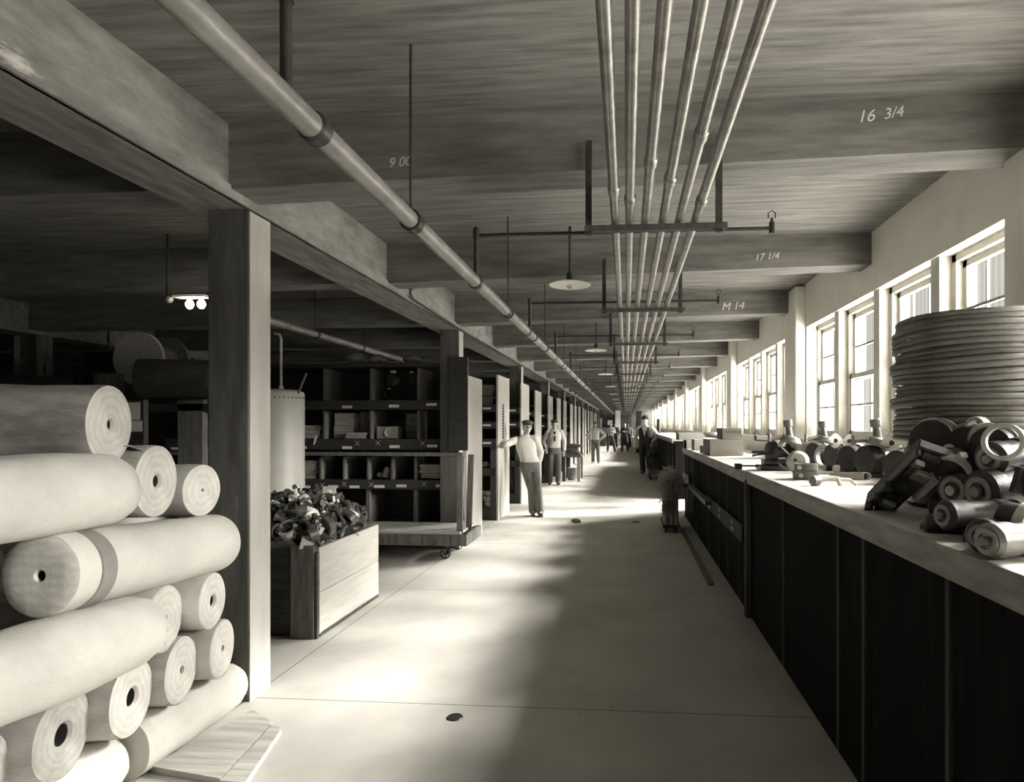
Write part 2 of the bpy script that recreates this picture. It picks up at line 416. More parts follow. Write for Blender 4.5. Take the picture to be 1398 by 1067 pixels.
# ------------------------------------------------------------------ pipes overhead
px_h = [-.053, .016, .092, .177, .256, .333]
names = ['leftmost', 'second from the left', 'third from the left', 'third from the right', 'second from the right', 'rightmost']
PZ = HC + 1.03
cp = [(248, 3), (246, 4.2), (214, 2.4), (240, 2.75), (180, 2.2), (270, 2.9)]
for i in range(6):
    x = px_h[i] * 1.03
    t = thing('ceiling_pipe', '%s of the six parallel steel pipes under the ceiling' % names[i], 'pipe', (x, 0, PZ), 'parallel ceiling pipes')
    MB().cyl((x, YB, PZ), (x, 47, PZ), .021, n=14).build('pipe_run', 'pipe', t)
    yy = [1.03 * 850 / (581 - q) for q in ([255, 270, 217, 244, 182, 275][i],)] + [7.4 + .1 * i, 13.5 + .12 * i, 20]
    for q in yy: MB().lathe([(.021, 0), (.027, .005), (.027, .06), (.021, .065)], (x, q, PZ), (0, 1, 0), 14).build('coupling', 'pipe', t)
def ring3(i, base, rest): return (base % ORD[i]) if i < 6 else rest
for j, y in enumerate(BY[1:]):
    yb = y - .05; k = j
    z = PZ - .021
    t = thing('pipe_hanger', ring3(k, '%s trapeze hanger under the six ceiling pipes', 'small far trapeze hanger under the receding ceiling pipes'), 'pipe hanger', (.14, yb, z - .03), 'trapeze pipe hangers')
    MB().box((-.21, yb - .02, z - .03), (.50, yb + .02, z)).build('cross_bar', 'batten', t)
    for x in (-.19, .46): MB().box((x - .016, yb - .012, z - .045), (x + .016, yb + .012, HC + 1.44)).build('hanger_rod', 'iron', t)
# sprinkler main and branches
XM, ZM = -.92, HC + .88
t = thing('sprinkler_main_pipe', 'large mottled steel pipe running the whole aisle left of the six thin pipes', 'pipe', (XM, 0, ZM))
MB().cyl((XM, YB, ZM), (XM, 46, ZM), .037, n=18).build('pipe_run', 'pipemain', t)
for q in (1.75, 2.6, 3.72, 4.7, 5.7, 6.1, 7.0, 7.9, 8.8, 9.9, 11, 12.1, 13.3, 14.6, 16, 17.5, 19, 21): MB().lathe([(.037, 0), (.046, .008), (.046, .05), (.037, .058)], (XM, q, ZM), (0, 1, 0), 18).build('coupling', 'iron', t)
for j in range(21):
    y = 1.62 + 2.15 * j if j < 2 else 1.5 + 2.2 * j
    zb = HC + 1.17
    t = thing('sprinkler_branch_pipe', ring3(j, '%s thin sprinkler pipe crossing under the ceiling from the main pipe', 'small far sprinkler pipe crossing the receding ceiling'), 'sprinkler pipe', (XM, y, ZM), 'sprinkler branch pipes')
    x1 = .86 if j > 0 else .95
    MB().cyl((XM, y, ZM + .03), (XM, y, zb + .05), .016, n=10).cyl((XM, y, zb), (x1, y, zb), .011, n=10).cyl((XM, y, zb - .02), (XM, y, zb + .04), .022, n=10).build('branch_pipe', 'iron', t)
    h = MB().cyl((x1, y, zb - .03), (x1, y, zb + .035), .017, n=10).cyl((x1, y, zb + .035), (x1, y, zb + .06), .009, n=8).tube([(x1 - .02, y, zb + .06), (x1 - .02, y, zb + .09), (x1, y, zb + .105), (x1 + .02, y, zb + .09), (x1 + .02, y, zb + .06)], .004, 6)
    h.build('sprinkler_head', 'iron', t)
for j in range(18):
    y = 2.6 + 2.2 * j
    m = MB().cyl((XM, y, ZM + .03), (XM, y, CEIL + .01), .006, n=8)
    m.ring((XM, y - .012, ZM), (0, 1, 0), .047, .038, .024, 20)
    tag(m.build('pipe_clamp', 'iron'), ring3(j, '%s rod and ring clamp holding the large main pipe', 'small far rod and ring clamp on the receding main pipe'), 'pipe clamp', 'main pipe clamps')
# pipe in the dark side bay, conduit under the girder
t = thing('side_bay_pipe', 'single large pipe in the dark bay left of the girder', 'pipe', (-3.72, 0, HC + 1.1))
MB().cyl((-3.72, 5.9, HC + 1.1), (-3.72, 13, HC + 1.1), .04, n=14).build('pipe_run', 'pipemain', t)
for q in (6.0, 7.2, 8.5): MB().lathe([(.04, 0), (.05, .005), (.05, .045), (.04, .05)], (-3.72, q, HC + 1.1), (0, 1, 0), 14).cyl((-3.72, q, HC + 1.14), (-3.72, q, CEIL), .006, n=8).build('pipe_strap', 'iron', t)
t = thing('conduit', 'thin dark conduit slung along the girder beside the aisle', 'conduit', (-2.08, 6.2, GZ))
MB().tube([(-2.09, 5.9, GZ + .14), (-2.09, 5.9, GZ + .05), (-2.09, 6.0, GZ + .02), (-2.09, 8.1, GZ - .01), (-2.09, 14, GZ - .01), (-2.09, 30, GZ - .02)], .011, 8).build('conduit_run', 'iron', t)
MB().box((-2.12, 5.86, GZ + .10), (-2.06, 5.94, GZ + .16)).build('junction_box', 'iron', t)
# hanging cord across the far aisle
pts = []
for i in range(25):
    u = i / 24; x = T(775) * 13.5 + (T(905) * 13.5 - T(775) * 13.5) * u; z = Z(522, 0, 13.5) + (Z(505, 0, 13.5) - Z(522, 0, 13.5)) * u - .62 * 4 * u * (1 - u) * .55
    pts.append((x, 13.5, z))
tag(MB().tube(pts, .008, 6).build('sagging_cord', 'rubber'), 'dark cord sagging across the far aisle below the pipes', 'cord')
# ceiling lamps with round white reflectors
for j in range(9):
    y = 5.08 + 4.45 * j; x = -.46
    t = thing('ceiling_lamp', ring3(j, '%s round white reflector lamp under the ceiling', 'small far round white ceiling reflector'), 'ceiling lamp', (x, y, HC + 1.15), 'ceiling reflector lamps')
    MB().lathe([(.17, 0), (.172, .004), (.12, .022), (.05, .035), (.02, .04)], (x, y, HC + 1.15), (0, 0, 1), 28).build('reflector', 'shade', t)
    MB().cyl((x, y, HC + 1.19), (x, y, CEIL), .012, n=8).cyl((x, y, HC + 1.185), (x, y, HC + 1.25), .03, n=12).build('lamp_stem', 'iron', t)
    MB().ball((x, y, HC + 1.15), (.03, .03, .03), 10).build('lamp_bulb', 'globe', t)
# working lamp with two bulbs behind the near post
lp = Vector((T(262) * 5.0, 5.0, Z(408, T(262) * 5, 5.0)))
t = thing('twin_bulb_lamp', 'lit lamp with two glowing bulbs behind the near wooden post', 'lamp', lp)
MB().box(lp + Vector((-.14, -.05, .01)), lp + Vector((.14, .05, .03))).build('lamp_shade', 'shade', t)
MB().cyl(lp + Vector((-.22, 0, .03)), lp + Vector((-.22, 0, CEIL - lp.z)), .01, n=8).cyl(lp + Vector((-.22, 0, .035)), lp + Vector((.1, 0, .035)), .01, n=8).build('lamp_arm', 'iron', t)
for dx in (-.02, .085):
    MB().ball(lp + Vector((dx, 0, -.045)), (.032, .032, .04), 12).cyl(lp + Vector((dx, 0, -.02)), lp + Vector((dx, 0, .012)), .014, n=10).build('light_bulb', 'bulb', t)
b = thing('switch_knob', 'small pale round fitting at the left end of the twin lamp', 'lamp fitting', lp + Vector((-.19, -.02, -.03)))
MB().ball(lp + Vector((-.19, -.02, -.0)), .035, 12).build('globe_shell', 'castmid', b)
ld = bpy.data.lights.new('bulb_light', 'POINT'); ld.energy = 2.5; ld.color = (1, .93, .8); ld.shadow_soft_size = .06
lo = bpy.data.objects.new('bulb_light', ld); col.objects.link(lo); lo.location = lp + Vector((.03, -.05, -.12))
# ------------------------------------------------------------------ rolls stacked before the near post
def roll(label, face, n, r, L, wrap='cloth', end='rollend', hole=.03, band=None, crumple=False, squash=1.0, sag=0):
    n = Vector(n).normalized(); face = Vector(face)
    t = thing('cloth_roll', label, 'roll', (face.x - n.x * L / 2, face.y - n.y * L / 2, face.z - r), 'big wrapped rolls stacked by the post')
    o = face - n * L
    if crumple:
        prof = [(.002, .01), (r * .6, .0), (r * .97, .015), (r, .05)] + [(r * (1 + .02 * math.sin(q * 1.7)), L * q / 12) for q in range(1, 11)] + [(r * .96, L - .10), (r * .80, L - .04), (r * .5, L - .005), (r * .2, L), (.004, L - .015)]
    else:
        prof = [(.002, 0), (r * .95, 0), (r, .02)] + [(r * (1 + .012 * math.sin(q * 2.1)), L * q / 10) for q in range(1, 10)] + [(r * 1.0, L - .015), (r * .985, L - .003)]
    m = MB().lathe(prof, o, n, 40, True, jit=.07 if crumple else .03, cap=False)
    if crumple:
        for q in range(14):       # gathered folds at the tucked end
            a = q * .45; sd, u, d = frame(n); c = face - n * .05 + (sd * math.cos(a) + u * math.sin(a)) * r * .78
            m.ball(c, (r * .07, r * .05, r * .06), 8)
    m.build('wrapper', wrap, t)
    if not crumple:
        e = MB().lathe([(r * .985, -.004), (r * .93, .001), (r * .6, .004), (hole * 1.25, .0), (hole, -.01), (hole, -.12), (.002, -.12)], face, n, 40, True, jit=.03, cap=False)
        eo = e.build('roll_end', end, t)
        # ring texture is centred on the face: shift the mesh so its origin lies on the axis
        for v in eo.data.vertices: v.co = v.co - (face - OFF[t.name])
        eo.location = face - OFF[t.name]
        MB().lathe([(hole * .98, -.012), (hole * .98, -.3), (.001, -.3)], face, n, 20, cap=False).build('core_tube', 'hole', t)
    if band:
        MB().lathe([(r * 1.0, -band[0]), (r * 1.04, -band[0] - .003), (r * 1.04, -band[1]), (r * 1.0, -band[1] - .003)], face, n, 40, cap=False).build('paper_band', 'band', t)
    sd, u, d = frame(n)
    return t
def nx(al): return (math.cos(R(al)), -math.sin(R(al)), 0)
Ys = (Vector((0, 1, 0)))
# bottom: two rolls lying along the aisle
roll('pale roll lying on the floor along the aisle against the near post foot', (-2.2, 3.34, .14), (.02, 1, 0), .138, .78, 'cloth', crumple=True)
roll('pale floor roll at the bottom edge, nearer than the one at the post foot', (-2.22, 2.53, .14), (0, 1, 0), .138, 1.2, 'cloth', crumple=True)
tag(MB().box((-3.6, 1.2, 0), (-2.44, 3.3, .22)).build('low_skid', 'cratedark'), 'low timber skid under the stacked rolls', 'skid')
rows = [('dim brown roll end cut by the left bottom corner', -2.08, 1.83, .43, .152, 'clothdim', 'rollenddim', .032),
        ('brown-ended roll with a wide open core, lowest row, bottom left', -2.07, 2.14, .43, .158, 'clothdim', 'rollenddim', .04),
        ('roll with a large dark core, right of the wide-cored brown one', -2.06, 2.45, .435, .158, 'clothdim', 'rollend', .036),
        ('roll with a slit core in the low row, second from the post', -2.07, 2.755, .43, .152, 'clothdim', 'rollend', .016),
        ('low row roll closest to the post, with a faint shut core', -2.07, 3.05, .425, .146, 'cloth', 'rollend', .014)]
for lab, x, y, z, r, w_, e_, h in rows: roll(lab, (x, y, z), nx(-12), r, 1.35, w_, e_, h)
roll('second row roll with a slit core, between the long crosswise roll and its neighbour', (-2.07, 2.65, .70), nx(-10), .15, 1.3, 'cloth', 'rollend', .016)
roll('second row roll by the post with a small round open core', (-2.05, 2.945, .70), nx(-10), .138, 1.3, 'cloth', 'rollend', .026)
roll('long pale roll slanting across the low row from the left edge', (-1.98, 2.46, .74), (.12, 1, 0), .15, 1.4, 'cloth', crumple=True)
roll('long pale roll with a dark paper band, its slit end facing the camera', (-2.085, 2.06, 1.035), (.05, -1, .07), .148, 1.02, 'cloth', 'rollend', .018, band=(.1, .17))
roll('roll half cut by the left edge beside the banded roll end', (-2.40, 2.1, 1.03), (.05, -1, .02), .14, .9, 'cloth', 'rollend', .02)
roll('roll with crumpled tucked end under the topmost brown roll', (-2.06, 2.40, 1.315), (.03, 1, -.02), .148, 1.2, 'cloth', crumple=True)
roll('roll with an oval open core facing the aisle, upper middle of the stack', (-2.07, 2.60, 1.325), nx(-8), .158, .9, 'clothdim', 'rollend', .026)
roll('rounded pale roll end beside the post, behind the oval-cored roll', (-2.13, 2.98, 1.245), nx(4), .13, .8, 'cloth', 'rollend', .008)
roll('topmost brown-wrapped roll with a white end and small triangular core', (-2.07, 2.35, 1.575), nx(-13), .158, 1.3, 'clothgrey', 'rollend', .02)
# loose wrapping flap
m = MB(); pts = []
for i in range(7):
    for j in range(4):
        pts.append((-2.26 + .03 * i + .01 * math.sin(j * 3), 2.44 + .03 * j + .01 * math.sin(i * 2), 1.485 - .004 * (j - 1) ** 2 + .006 * math.sin(i * 1.3 + j)))
fs = [(i * 4 + j, i * 4 + j + 1, (i + 1) * 4 + j + 1, (i + 1) * 4 + j) for i in range(6) for j in range(3)]
m.add(pts, fs, True); fl = m.build('torn_wrapping', 'clothgrey'); sm = fl.modifiers.new('s', 'SOLIDIFY'); sm.thickness = .004
tag(fl, 'torn flap of wrapping between the top brown roll and the oval-cored roll', 'wrapping')
# planks on the floor
for k, (a, b, c, d, lab) in enumerate([((205, 1045), (345, 968), (372, 985), (300, 1062), 'wide floor plank lying beside the floor rolls at bottom left'), ((300, 1065), (374, 986), (384, 994), (335, 1067), 'narrow floor board edge next to the wide plank at bottom left')]):
    q = [G(*p, .03) for p in (a, b, c, d)]
    m = MB(); m.add([(v.x, v.y, .03) for v in q] + [(v.x, v.y, .001) for v in q], [(0, 1, 2, 3), (7, 6, 5, 4), (0, 4, 5, 1), (1, 5, 6, 2), (2, 6, 7, 3), (3, 7, 4, 0)])
    tag(m.build('floor_plank', 'plank'), lab, 'plank', 'planks by the rolls')
# little things on the floor
p = G(621, 979); tag(MB().lathe([(.045, 0), (.04, .006), (.001, .008)], (p.x, p.y, .0), (0, 0, 1), 20).build('floor_plug', 'iron'), 'small dark oval plug in the floor near the front', 'plug')
p = G(786, 713); tag(MB().ball((p.x, p.y, .035), (.08, .05, .035), 10).ball((p.x + .05, p.y, .03), (.05, .04, .03), 8).build('floor_scrap', 'castmid'), 'small lump of scrap in the middle of the sunlit floor', 'scrap')
p = G(868, 713); tag(MB().ball((p.x, p.y, .012), (.07, .05, .014), 10).build('floor_rag', 'castmid'), 'flat scrap on the floor right of the small lump', 'scrap')

# ------------------------------------------------------------------ scrap crate
cx0, cx1, cy0, cy1, cz = -3.15, -2.27, 4.42, 5.56, .665
t = thing('scrap_crate', 'large wooden crate heaped with curved metal castings behind the near post', 'crate', (-2.7, 5, 0))
MB().box((cx1 - .03, cy0 + .03, .335), (cx1, cy1, cz), bev=.003).box((cx1 - .03, cy0 + .03, .02), (cx1, cy1, .332), bev=.003).build('long_side', 'crate', t)
MB().box((cx0, cy0 + .03, .0), (cx0 + .03, cy1, cz)).build('long_side', 'crate', t)
MB().box((cx0, cy0 + .02, .03), (cx1 - .03, cy0 + .05, .34)).box((cx0, cy0 + .02, .345), (cx1 - .03, cy0 + .05, cz - .01)).build('end_board', 'cratefront', t)
MB().box((cx0, cy1 - .03, .0), (cx1 - .03, cy1, cz)).build('end_board', 'crate', t)
MB().box((cx1 - .2, cy0 - .015, .0), (cx1 - .02, cy0 + .02, cz + .02), bev=.004).build('corner_cleat', 'cratedark', t)
MB().box((cx1 - .03, cy0 - .01, .0), (cx1 + .004, cy0 + .03, cz - .03), bev=.003).build('corner_strip', 'cratefront', t)
MB().box((cx0, cy0 + .05, .0), (cx1, cy1, .03)).build('crate_bottom', 'cratefront', t)
heap = [MB() for _ in range(3)]
# casting kinds: strap clamp, hooked arm, small flanged ring
a = heap[0]; a.ring((0, -.03, 0), (0, 1, 0), .062, .048, .06, 16, 0, math.pi * 1.15); a.box((.05, -.02, -.035), (.062, .025, .01)); a.cyl((-.06, 0, -.02), (-.085, 0, -.03), .014, n=8)
b = heap[1]; b.tube([(-.07, 0, 0), (-.03, 0, .02), (.02, 0, .02), (.05, .01, -.01), (.055, .01, -.045)], [.020, .017, .018, .016, .022], 8); b.ring((-.085, -.01, 0), (0, 1, 0), .025, .012, .02, 12)
c = heap[2]; c.ring((0, 0, -.025), (0, 0, 1), .052, .036, .055, 16); c.box((.035, -.015, -.02), (.085, .015, -.008)); c.box((-.085, -.015, -.02), (-.035, .015, -.008)); c.ring((.08, 0, -.022), (0, 0, 1), .02, .009, .016, 10)
gl = 'curved metal casting among the jumbled heap in the large wooden crate'
protos = []
for i, (m, nm) in enumerate(zip(heap, ('strap_clamp', 'hooked_arm', 'flanged_ring'))):
    o = m.build(nm, 'scrap' if i != 1 else 'scrap', loc=(0, 0, 0)); tag(o, gl, 'metal casting', 'castings heaped in the crate'); protos.append(o)
first = [True] * 3
rnd = random.Random(3)
spots = []
for it in range(30000):
    x = rnd.uniform(cx0 + .12, cx1 - .1); y = rnd.uniform(cy0 + .12, cy1 - .12)
    top = cz + .02 + .26 * max(0, 1 - ((x + 2.78) / .5) ** 2) * (.35 + .65 * math.sin(min(1, max(0, (y - cy0) / (cy1 - cy0))) * 2.6 + .25))
    z = top - rnd.choice((0, 0, 0, .05, .09))
    if all((x - q[0]) ** 2 + (y - q[1]) ** 2 + (z - q[2]) ** 2 > .062 ** 2 for q in spots): spots.append((x, y, z))
    if len(spots) >= 270: break
dk = M['scrapdark']
altmesh = []
for p_ in protos:
    me = p_.data.copy(); me.materials.clear(); me.materials.append(dk); altmesh.append(me)
for i, (x, y, z) in enumerate(spots):
    k = rnd.choice((0, 0, 1, 2)); rot = (rnd.uniform(0, 6.28), rnd.uniform(0, 6.28), rnd.uniform(0, 6.28))
    if first[k]: o = protos[k]; first[k] = False; o.location = (x, y, z); o.rotation_euler = rot; o.scale = (1.3,) * 3
    else: o = dup(protos[k], (x, y, z), rot, rnd.uniform(1.1, 1.5))
    if rnd.random() < .15: o.data = altmesh[k]
tag(MB().box((cx0 + .04, cy0 + .06, .035), (cx1 - .04, cy1 - .04, cz - .06)).build('packed_scrap', 'scrapdark'), 'packed dark scrap metal filling the crate under the heap', 'scrap', kind='stuff')
# box and paper sign standing behind the heap
Y = 5.72
def fp(px, py, Y): X = T(px) * Y; return Vector((X, Y, Z(py, X, Y)))
a, b = fp(405, 676, Y), fp(446, 690, Y)
t = thing('wooden_box', 'small brown wooden box showing behind the scrap heap', 'box', (a.x + .1, Y + .05, b.z - .72))
MB().box((a.x, Y, 0), (b.x, Y + .3, a.z - .02)).build('box_body', 'cabwood', t); MB().box((a.x - .02, Y - .01, a.z - .02), (b.x + .01, Y + .31, a.z)).build('box_rim', 'batten', t)
a, b = fp(444, 663, Y), fp(460, 690, Y - .03)
t = thing('paper_sign', 'square white paper sign on a stick behind the scrap heap', 'sign', ((a.x + b.x) / 2, Y - .05, b.z))
MB().box((a.x, Y - .05, b.z), (b.x, Y - .045, a.z)).build('sign_sheet', 'paper', t); MB().box((a.x + .05, Y - .044, 0.05), (a.x + .07, Y - .03, a.z - .02)).build('stick', 'cabwood', t)

# ------------------------------------------------------------------ white tank with stove pipe
V3 = lambda *a: Vector(a)
tx, ty, tr = -3.68, 6.35, .25
t = thing('riveted_tank', 'tall white riveted cylindrical tank behind the near post', 'tank', (tx, ty, 0))
MB().lathe([(tr, 0), (tr, 1.90), (tr - .012, 1.93), (tr - .06, 1.95), (.02, 1.96)], (tx, ty, 0), (0, 0, 1), 40).build('tank_shell', 'tank', t)
rv = MB()
for i in range(36):
    a = 2 * math.pi * i / 36; rv.ball((tx + math.cos(a) * tr, ty + math.sin(a) * tr, 1.865), .008, 6)
rv.build('rivet_row', 'iron', t)
xx = tx + .02; MB().tube([(xx, ty, 1.94), (xx, ty, 2.50), (xx - .02, ty, 2.54), (xx - .07, ty, 2.55)], .014, 8).cyl((xx, ty, 1.95), (xx, ty, 1.99), .026, n=10).build('outlet_pipe', 'castpale', t)
hp = [V3(tx + .2, ty, 1.88), fp(412, 524, 6.2), fp(416, 515, 6.2), fp(418, 509, 6.2)]
tag(MB().tube([v for v in hp], .012, 8).build('bent_hose', 'castmid'), 'short bent pipe curving up beside the white tank', 'pipe')

# ------------------------------------------------------------------ pigeonhole cabinet
CY = 7.9
def cx(px): return T(px) * CY
def czz(py): return Z(py, -2.8, CY)
x0c, x1c = cx(225), cx(612)
t = thing('pigeonhole_cabinet', 'dark wooden pigeonhole cabinet with labelled shelves behind the cart', 'cabinet', ((x0c + x1c) / 2, CY, 0))
TOPZ = czz(500); DEP = .55
MB().box((x0c, CY + DEP, .1), (x1c, CY + DEP + .02, TOPZ)).build('back_panel', 'cabdark', t)
MB().box((x0c - .2, CY - .02, TOPZ), (x1c, CY + DEP + .05, TOPZ + .05)).build('top_board', 'cabdark', t)
MB().box((T(612) * 7.78, 7.78, czz(614)), (T(638.5) * 7.78, 7.815, czz(489)), bev=.004).build('upright_board', 'cabdark', t)
bands = [(546, 559), (599, 614), (655, 668)]
for (a, b) in bands:
    MB().box((x0c, CY, czz(b)), (x1c, CY + .025, czz(a)), bev=.003).build('shelf_rail', 'cabdark', t)
    MB().box((x0c, CY + .025, czz(a) - .03), (x1c, CY + DEP, czz(a) - .005)).build('shelf', 'cabwood', t)
MB().box((x0c, CY - .08, czz(622)), (cx(634), CY + .02, czz(617)), bev=.004).build('counter_ledge', 'cabwood', t)
MB().box((x0c, CY, .1), (x1c, CY + DEP, czz(716))).build('bottom_shelf', 'cabwood', t)
MB().box((cx(612), CY - .05, .3), (cx(624), CY + .3, czz(622))).build('side_stile', 'cabwood', t)
def divs(pxs, ya, yb, wd=.03):
    for p in pxs: MB().box((cx(p) - wd / 2, CY + .03, czz(yb)), (cx(p) + wd / 2, CY + DEP, czz(ya)), bev=.002).build('divider', 'cabwood', t)
divs((262, 322, 441, 505, 570), 502, 546); divs((262, 300, 441, 505, 570), 560, 599)
divs((262, 300, 340, 436, 468, 501, 534, 566), 624, 655); divs((300, 436, 501, 566), 668, 715, .05)
for lx, ly in [(410, 557), (474, 555), (538, 554), (589, 552), (412, 611), (474, 611), (539, 609.5), (590, 608.5), (417, 665.5), (455, 664.5), (484, 664.8), (518, 664), (548, 663), (602, 662.5), (240, 560), (282, 560), (240, 613), (282, 613)]:
    X = cx(lx); Zc = czz(ly)
    MB().box((X - .068, CY - .004, Zc - .018), (X + .068, CY - .001, Zc + .018)).build('label_card', 'paper', t)
def xmark(lx, ly, s=.035):
    X = cx(lx); Zc = czz(ly); m = MB()
    for sg in (1, -1): m.bar((X - s, CY - .003, Zc - s * sg), (X + s, CY - .003, Zc + s * sg), .006, .002, Vector((0, 1, 0)))
    m.build('chalk_cross', 'chalk', t)
for q in ((488, 605), (516, 604.5), (577, 605), (440, 663), (470, 661), (507, 661.5), (579, 660), (406, 662)): xmark(*q, .03)
def stack(px0, px1, pyb, pyt, n, kind, lab, grp, ydep=.35, m_='books', dy=.05):
    xa, xb = cx(px0), cx(px1); za, zb = czz(pyb), czz(pyt); h = (zb - za) / n
    for i in range(n):
        j = rnd.uniform(-.012, .012)
        o = MB().box((xa + j, CY + dy + rnd.uniform(0, .02), za + i * h), (xb + j, CY + dy + ydep, za + (i + 1) * h - .003), bev=.003).build(kind, m_ if i % 2 else ('booksdim' if m_ == 'booksdim' else 'books'))
        pos = 'topmost' if i == n - 1 else ('lowest' if i == 0 else 'middle')
        tag(o, '%s %s' % (pos, lab), kind.replace('_', ' '), grp)
za = .002
stack(404, 434, 598.5, 580, 3, 'flat_box', 'flat box in the pile right of the white tank, labelled shelf', 'flat boxes by the tank')
stack(451, 478, 598.5, 563, 4, 'card_box', 'pale box in the tall stack on the second labelled shelf', 'boxes in the tall shelf stack', dy=.1)
stack(470, 498, 598.5, 590, 2, 'paper_bundle', 'tied paper bundle lying before the tall box stack', 'tied paper bundles', ydep=.05, dy=.035)
stack(409, 430, 654.5, 629, 7, 'ledger', 'ledger in the neat stack on the lower left pigeonhole', 'ledgers in the lower left pigeonhole', m_='books')
stack(573, 602, 653, 646, 2, 'folded_bundle', 'folded bundle under the books, right pigeonhole of the lower row', 'bundles in the right pigeonhole', m_='books', ydep=.25)
stack(571, 601, 645.5, 634, 3, 'book', 'book in the stack in the right pigeonhole above the cart', 'books in the right pigeonhole', ydep=.25)
stack(545, 569, 598.5, 563, 4, 'wooden_drawer_box', 'dim box stacked in the third compartment of the labelled shelf', 'dim stacked boxes', m_='booksdim', dy=.25, ydep=.25)
stack(482, 504, 598.5, 561, 4, 'brown_carton', 'dim carton behind the paper bundles beside the tall stack', 'dim cartons', m_='booksdim', dy=.2, ydep=.3)
o = MB().box((cx(511), CY + .08, czz(598.5)), (cx(538), CY + .3, czz(582)), bev=.004).build('open_carton', 'books'); tag(o, 'pale open carton with curled paper in the third shelf compartment', 'carton')
m = MB(); m.ring((cx(529), CY + .06, czz(590)), (0, 1, 0), .06, .056, .015, 16, -1.2, 1.5); tag(m.build('curled_paper', 'paper'), 'curl of white paper on the pale open carton', 'paper')
o = MB().cyl((cx(519), CY + .15, czz(654)), (cx(519) + .02, CY + .2, czz(640)), .06, .04, 12).ball((cx(512), CY + .15, czz(650)), .04, 8).build('tin_can', 'scrap'); tag(o, 'small dented tin in the middle pigeonhole of the lower row', 'tin')
o = MB().tube([(cx(433), CY - .01, czz(594)), (cx(431), CY - .015, czz(604)), (cx(429), CY - .015, czz(607)), (cx(430), CY - .015, czz(600)), (cx(433), CY - .01, czz(594))], .004, 6).build('string_loop', 'paper'); tag(o, 'loop of white string hanging over the shelf rail by the tank', 'string')
for (px, py, r, lab) in ((529, 518, .115, 'large glass globe on the top shelf, leftmost'), (555, 516, .09, 'glass globe on the top shelf, right of the large one'), (524, 538, .08, 'half hidden glass globe below the large globe')):
    X = cx(px); Zc = czz(py) if py < 530 else czz(546) + .08
    g = thing('glass_globe', lab, 'glass globe', (X, CY + .2, Zc - r), 'glass globes on the top shelf')
    MB().ball((X, CY + .2, Zc), r, 20).build('globe_bowl', 'globe', g); MB().cyl((X, CY + .2, Zc + r * .93), (X, CY + .2, Zc + r * 1.15), r * .35, n=16).build('collar', 'scrap', g)
for (px, w_, h_, lab) in ((480, .28, .16, 'dark lumpy sack on top of the pigeonhole cabinet, left'), (507, .22, .14, 'pale-folded sack on top of the cabinet, middle'), (556, .2, .12, 'small bundle on top of the cabinet toward the post')):
    X = cx(px); m = MB().ball((X, CY + .2, TOPZ + .05 + h_ * .45), (w_ * .6, .16, h_ * .5), 14).ball((X + w_ * .4, CY + .16, TOPZ + .09), (w_ * .3, .1, h_ * .3), 10)
    tag(m.build('sack', 'booksdim'), lab, 'sack', 'sacks on the cabinet')

# ------------------------------------------------------------------ platform cart
cX0, cX1 = -3.45, T(637) * 7.1
t = thing('platform_cart', 'low wooden platform cart on small iron casters before the cabinet', 'cart', ((cX0 + cX1) / 2, 7.45, 0))
MB().box((cX0, 7.12, .30), (cX1 - .08, 7.84, .33), bev=.003).build('deck', 'crate', t)
MB().box((cX0, 7.1, .17), (cX1, 7.15, .30), bev=.004).build('side_beam', 'cratedark', t)
MB().box((cX0, 7.79, .17), (cX1, 7.84, .30), bev=.004).build('side_beam', 'cratedark', t)
MB().box((cX1 - .03, 7.15, .17), (cX1, 7.79, .31)).build('end_beam', 'cratedark', t)
for (px, lean, yy) in ((628, 0, 7.2), (640, -.05, 7.5)):
    X = T(px) * yy; MB().bar((X, yy, .25), (X + lean * -.6, yy, 1.22), .07, .035, Vector((0, 1, 0))).build('stake', 'cabwood', t)
MB().tube([(T(634) * 7.3, 7.3, 1.2), (T(633) * 7.3, 7.3, .8), (T(635) * 7.3, 7.3, .35)], .006, 6).build('stake_wire', 'castpale', t)
for (wx, wy) in ((T(608) * 7.2, 7.2), (cX0 + .25, 7.2), (T(608) * 7.2, 7.75), (cX0 + .25, 7.75)):
    wh = MB().ring((wx, wy - .015, .062), (0, 1, 0), .06, .046, .035, 20)
    for q in range(5): a = q * 1.2566; wh.bar((wx, wy, .062), (wx + math.cos(a) * .05, wy, .062 + math.sin(a) * .05), .012, .012, Vector((0, 1, 0)))
    wh.cyl((wx, wy - .025, .062), (wx, wy + .03, .062), .012, n=10)
    wo = wh.build('wheel', 'iron', t)
    MB().bar((wx, wy + .035, .05), (wx + .06, wy + .035, .18), .03, .012, Vector((0, 1, 0))).build('caster_fork', 'iron', wo)
